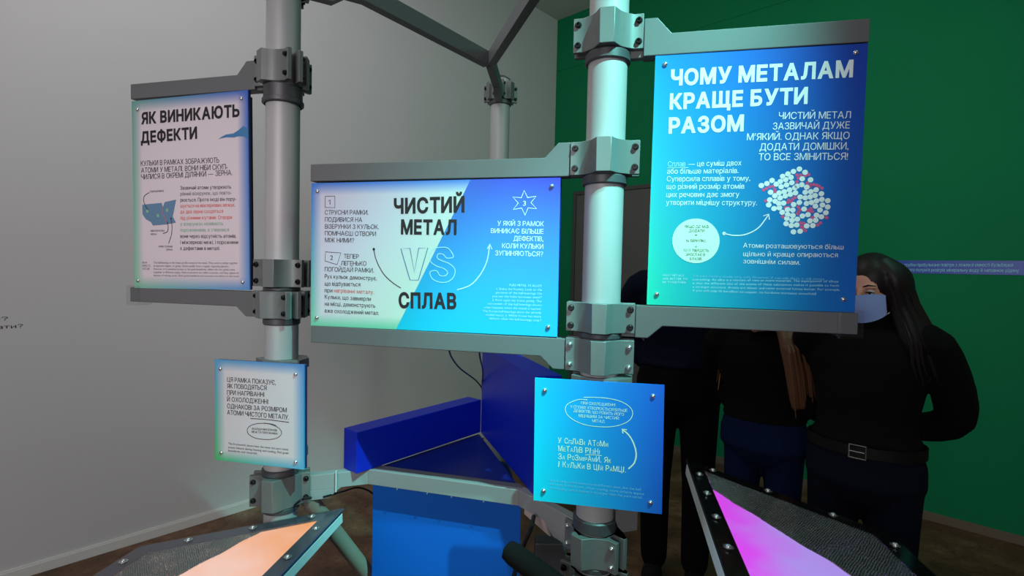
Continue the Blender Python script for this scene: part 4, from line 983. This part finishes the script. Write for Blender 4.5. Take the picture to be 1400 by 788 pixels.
        for a_ in range(-hs-3, hs+4, 5):
            s_, c_ = math.sin(rad(a_)), math.cos(rad(a_)); Ln = hair_kind*(.8+.4*rnd.random()); j = rnd.uniform(-.006,.006); mm = MB()
            p0 = H(.05*s_, .035*c_+.012, .108); p1 = H(.108*s_+j, .106*c_+.022, .035); p2 = H(.120*s_+j, .113*c_+.026, -.06)
            p3 = Vector(hc)+Vector((0,0,-.17))+Rh @ Vector((.164*s_*wd_*1.08, .130*c_*wd_*1.08+.04, 0)); p4 = p3+Vector((.03*s_+j, .02, -Ln))
            mm.tube([p for p in bezier(p0, p1*1.0, p2, 4)]+[p3, (p3+p4)/2+Vector((j,j,0)), p4], [.004,.005,.006,.006,.006,.006,.005,.0012], 6)
            mm.build('hair_lock', M['lock'] if (hair_kind != 'short' and hairm is M['hairbrown'] and rnd.random() < .3) else hairm, root, smooth=True)
    if mask:
        m = MB(); vs = []; fs = []; nu, nv = 14, 9
        for sh_ in (0, .0025):
            for i in range(nv):
                v_ = i/(nv-1)
                for j in range(nu):
                    u_ = (j/(nu-1)-.5)*2; a_ = u_*rad(66); z_ = .010-.104*v_; z_ += (-.040-z_)*.34*u_*u_
                    bul = .010*(1-u_*u_)*math.sin(PI*min(1, v_*.9+.12))+.024*math.exp(-(2.6*u_)**2)*(1-.65*v_); pl_ = .0012*math.sin(v_*PI*8)
                    vs.append(H(math.sin(a_)*.068, -.016-math.cos(a_)*(.070+bul+pl_+sh_)-sh_, z_))
        for i in range(nv-1):
            for j in range(nu-1): q_ = i*nu+j; fs += [(q_, q_+nu, q_+nu+1, q_+1), (nu*nv+q_, nu*nv+q_+1, nu*nv+q_+nu+1, nu*nv+q_+nu)]
        mk = m.add(vs, fs).build('face_mask', mask, root, smooth=True)
        for s_ in (-1, 1):
            m = MB(); m.tube([H(.062*s_,-.026,-.002), H(.074*s_,-.010,.012), H(.078*s_,.018,.02), H(.078*s_,.026,-.012), H(.074*s_,-.006,-.055), H(.06*s_,-.032,-.078)], .0013, 6); m.build('ear_loop', M['inkwhite'], mk, smooth=True)
    return root
M['skin'] = mat('skin', srgb(206,150,128), .55, noise=.05, nscale=30)
M['eyewhite'] = mat('eye_white', srgb(215,208,204), .3); M['iris'] = mat('dark_iris', srgb(40,26,20), .2)
M['sweater'] = mat('black_knit', srgb(13,12,14), .95, spec=.1, bump=.4, bscale=350)
M['navycloth'] = mat('navy_cloth', srgb(15,18,36), .95, spec=.1, bump=.3, bscale=250)
M['blackcloth'] = mat('black_cloth', srgb(14,13,14), .95, spec=.1, bump=.3, bscale=250)
M['jeans'] = mat('dark_denim', srgb(12,16,28), .9, spec=.1, noise=.2, nscale=30, bump=.3, bscale=500)
M['jeansblue'] = mat('blue_denim', srgb(12,26,58), .9, spec=.1, noise=.25, nscale=25, bump=.3, bscale=500)
M['hairdark'] = mat('near_black_hair', srgb(22,17,16), .5, spec=.3); M['hairbrown'] = mat('brown_hair', srgb(88,58,36), .5, spec=.4); M['lock'] = mat('light_brown_lock', srgb(172,120,74), .5, spec=.4)
M['mask'] = mat('pale_blue_mask', srgb(150,182,240), .8); M['leather'] = mat('black_leather', srgb(14,12,11), .6, spec=.2)
dn = (0,0,-1)
person((1.245,1.80,0), -42, 1.615, 'person with dark hair and pale blue face mask, in black sweater, by the green wall',
    [((-.225,.12,1.10), (-.08,.165,1.02), (1,0,-.15), (0,-1,0)), ((.238,.11,1.11), (.08,.165,1.03), (-1,0,-.15), (0,-1,0))], -14, 16, .02, (M['skin'], M['sweater'], M['jeans'], M['hairdark']), (.12, 125), mask=M['mask'], belt=True, fat=1.07)
person((1.12,2.26,0), -36, 1.53, 'person with loose brown hair, black jacket and blue jeans, leaning behind the large blue sign',
    [((-.22,.03,1.14), (-.07,-.03,1.0), (0,.02,-1), (0,-1,0)), ((.22,.03,1.14), (.07,-.03,1.0), (0,.02,-1), (0,-1,0))], -40, 24, .30, (M['skin'], M['blackcloth'], M['jeansblue'], M['hairbrown']), (.22, 110), fat=1.14)
person((.84,2.56,0), -20, 1.80, 'person in dark navy jacket standing with head hidden behind the large blue sign',
    [((-.25,.04,1.13), (-.10,-.03,.98), (0,.03,-1), (0,-1,0)), ((.25,.04,1.13), (.10,-.03,.98), (0,.03,-1), (0,-1,0))], 10, 12, .08, (M['skin'], M['navycloth'], M['blackcloth'], M['hairdark']), 'short', fat=1.12)
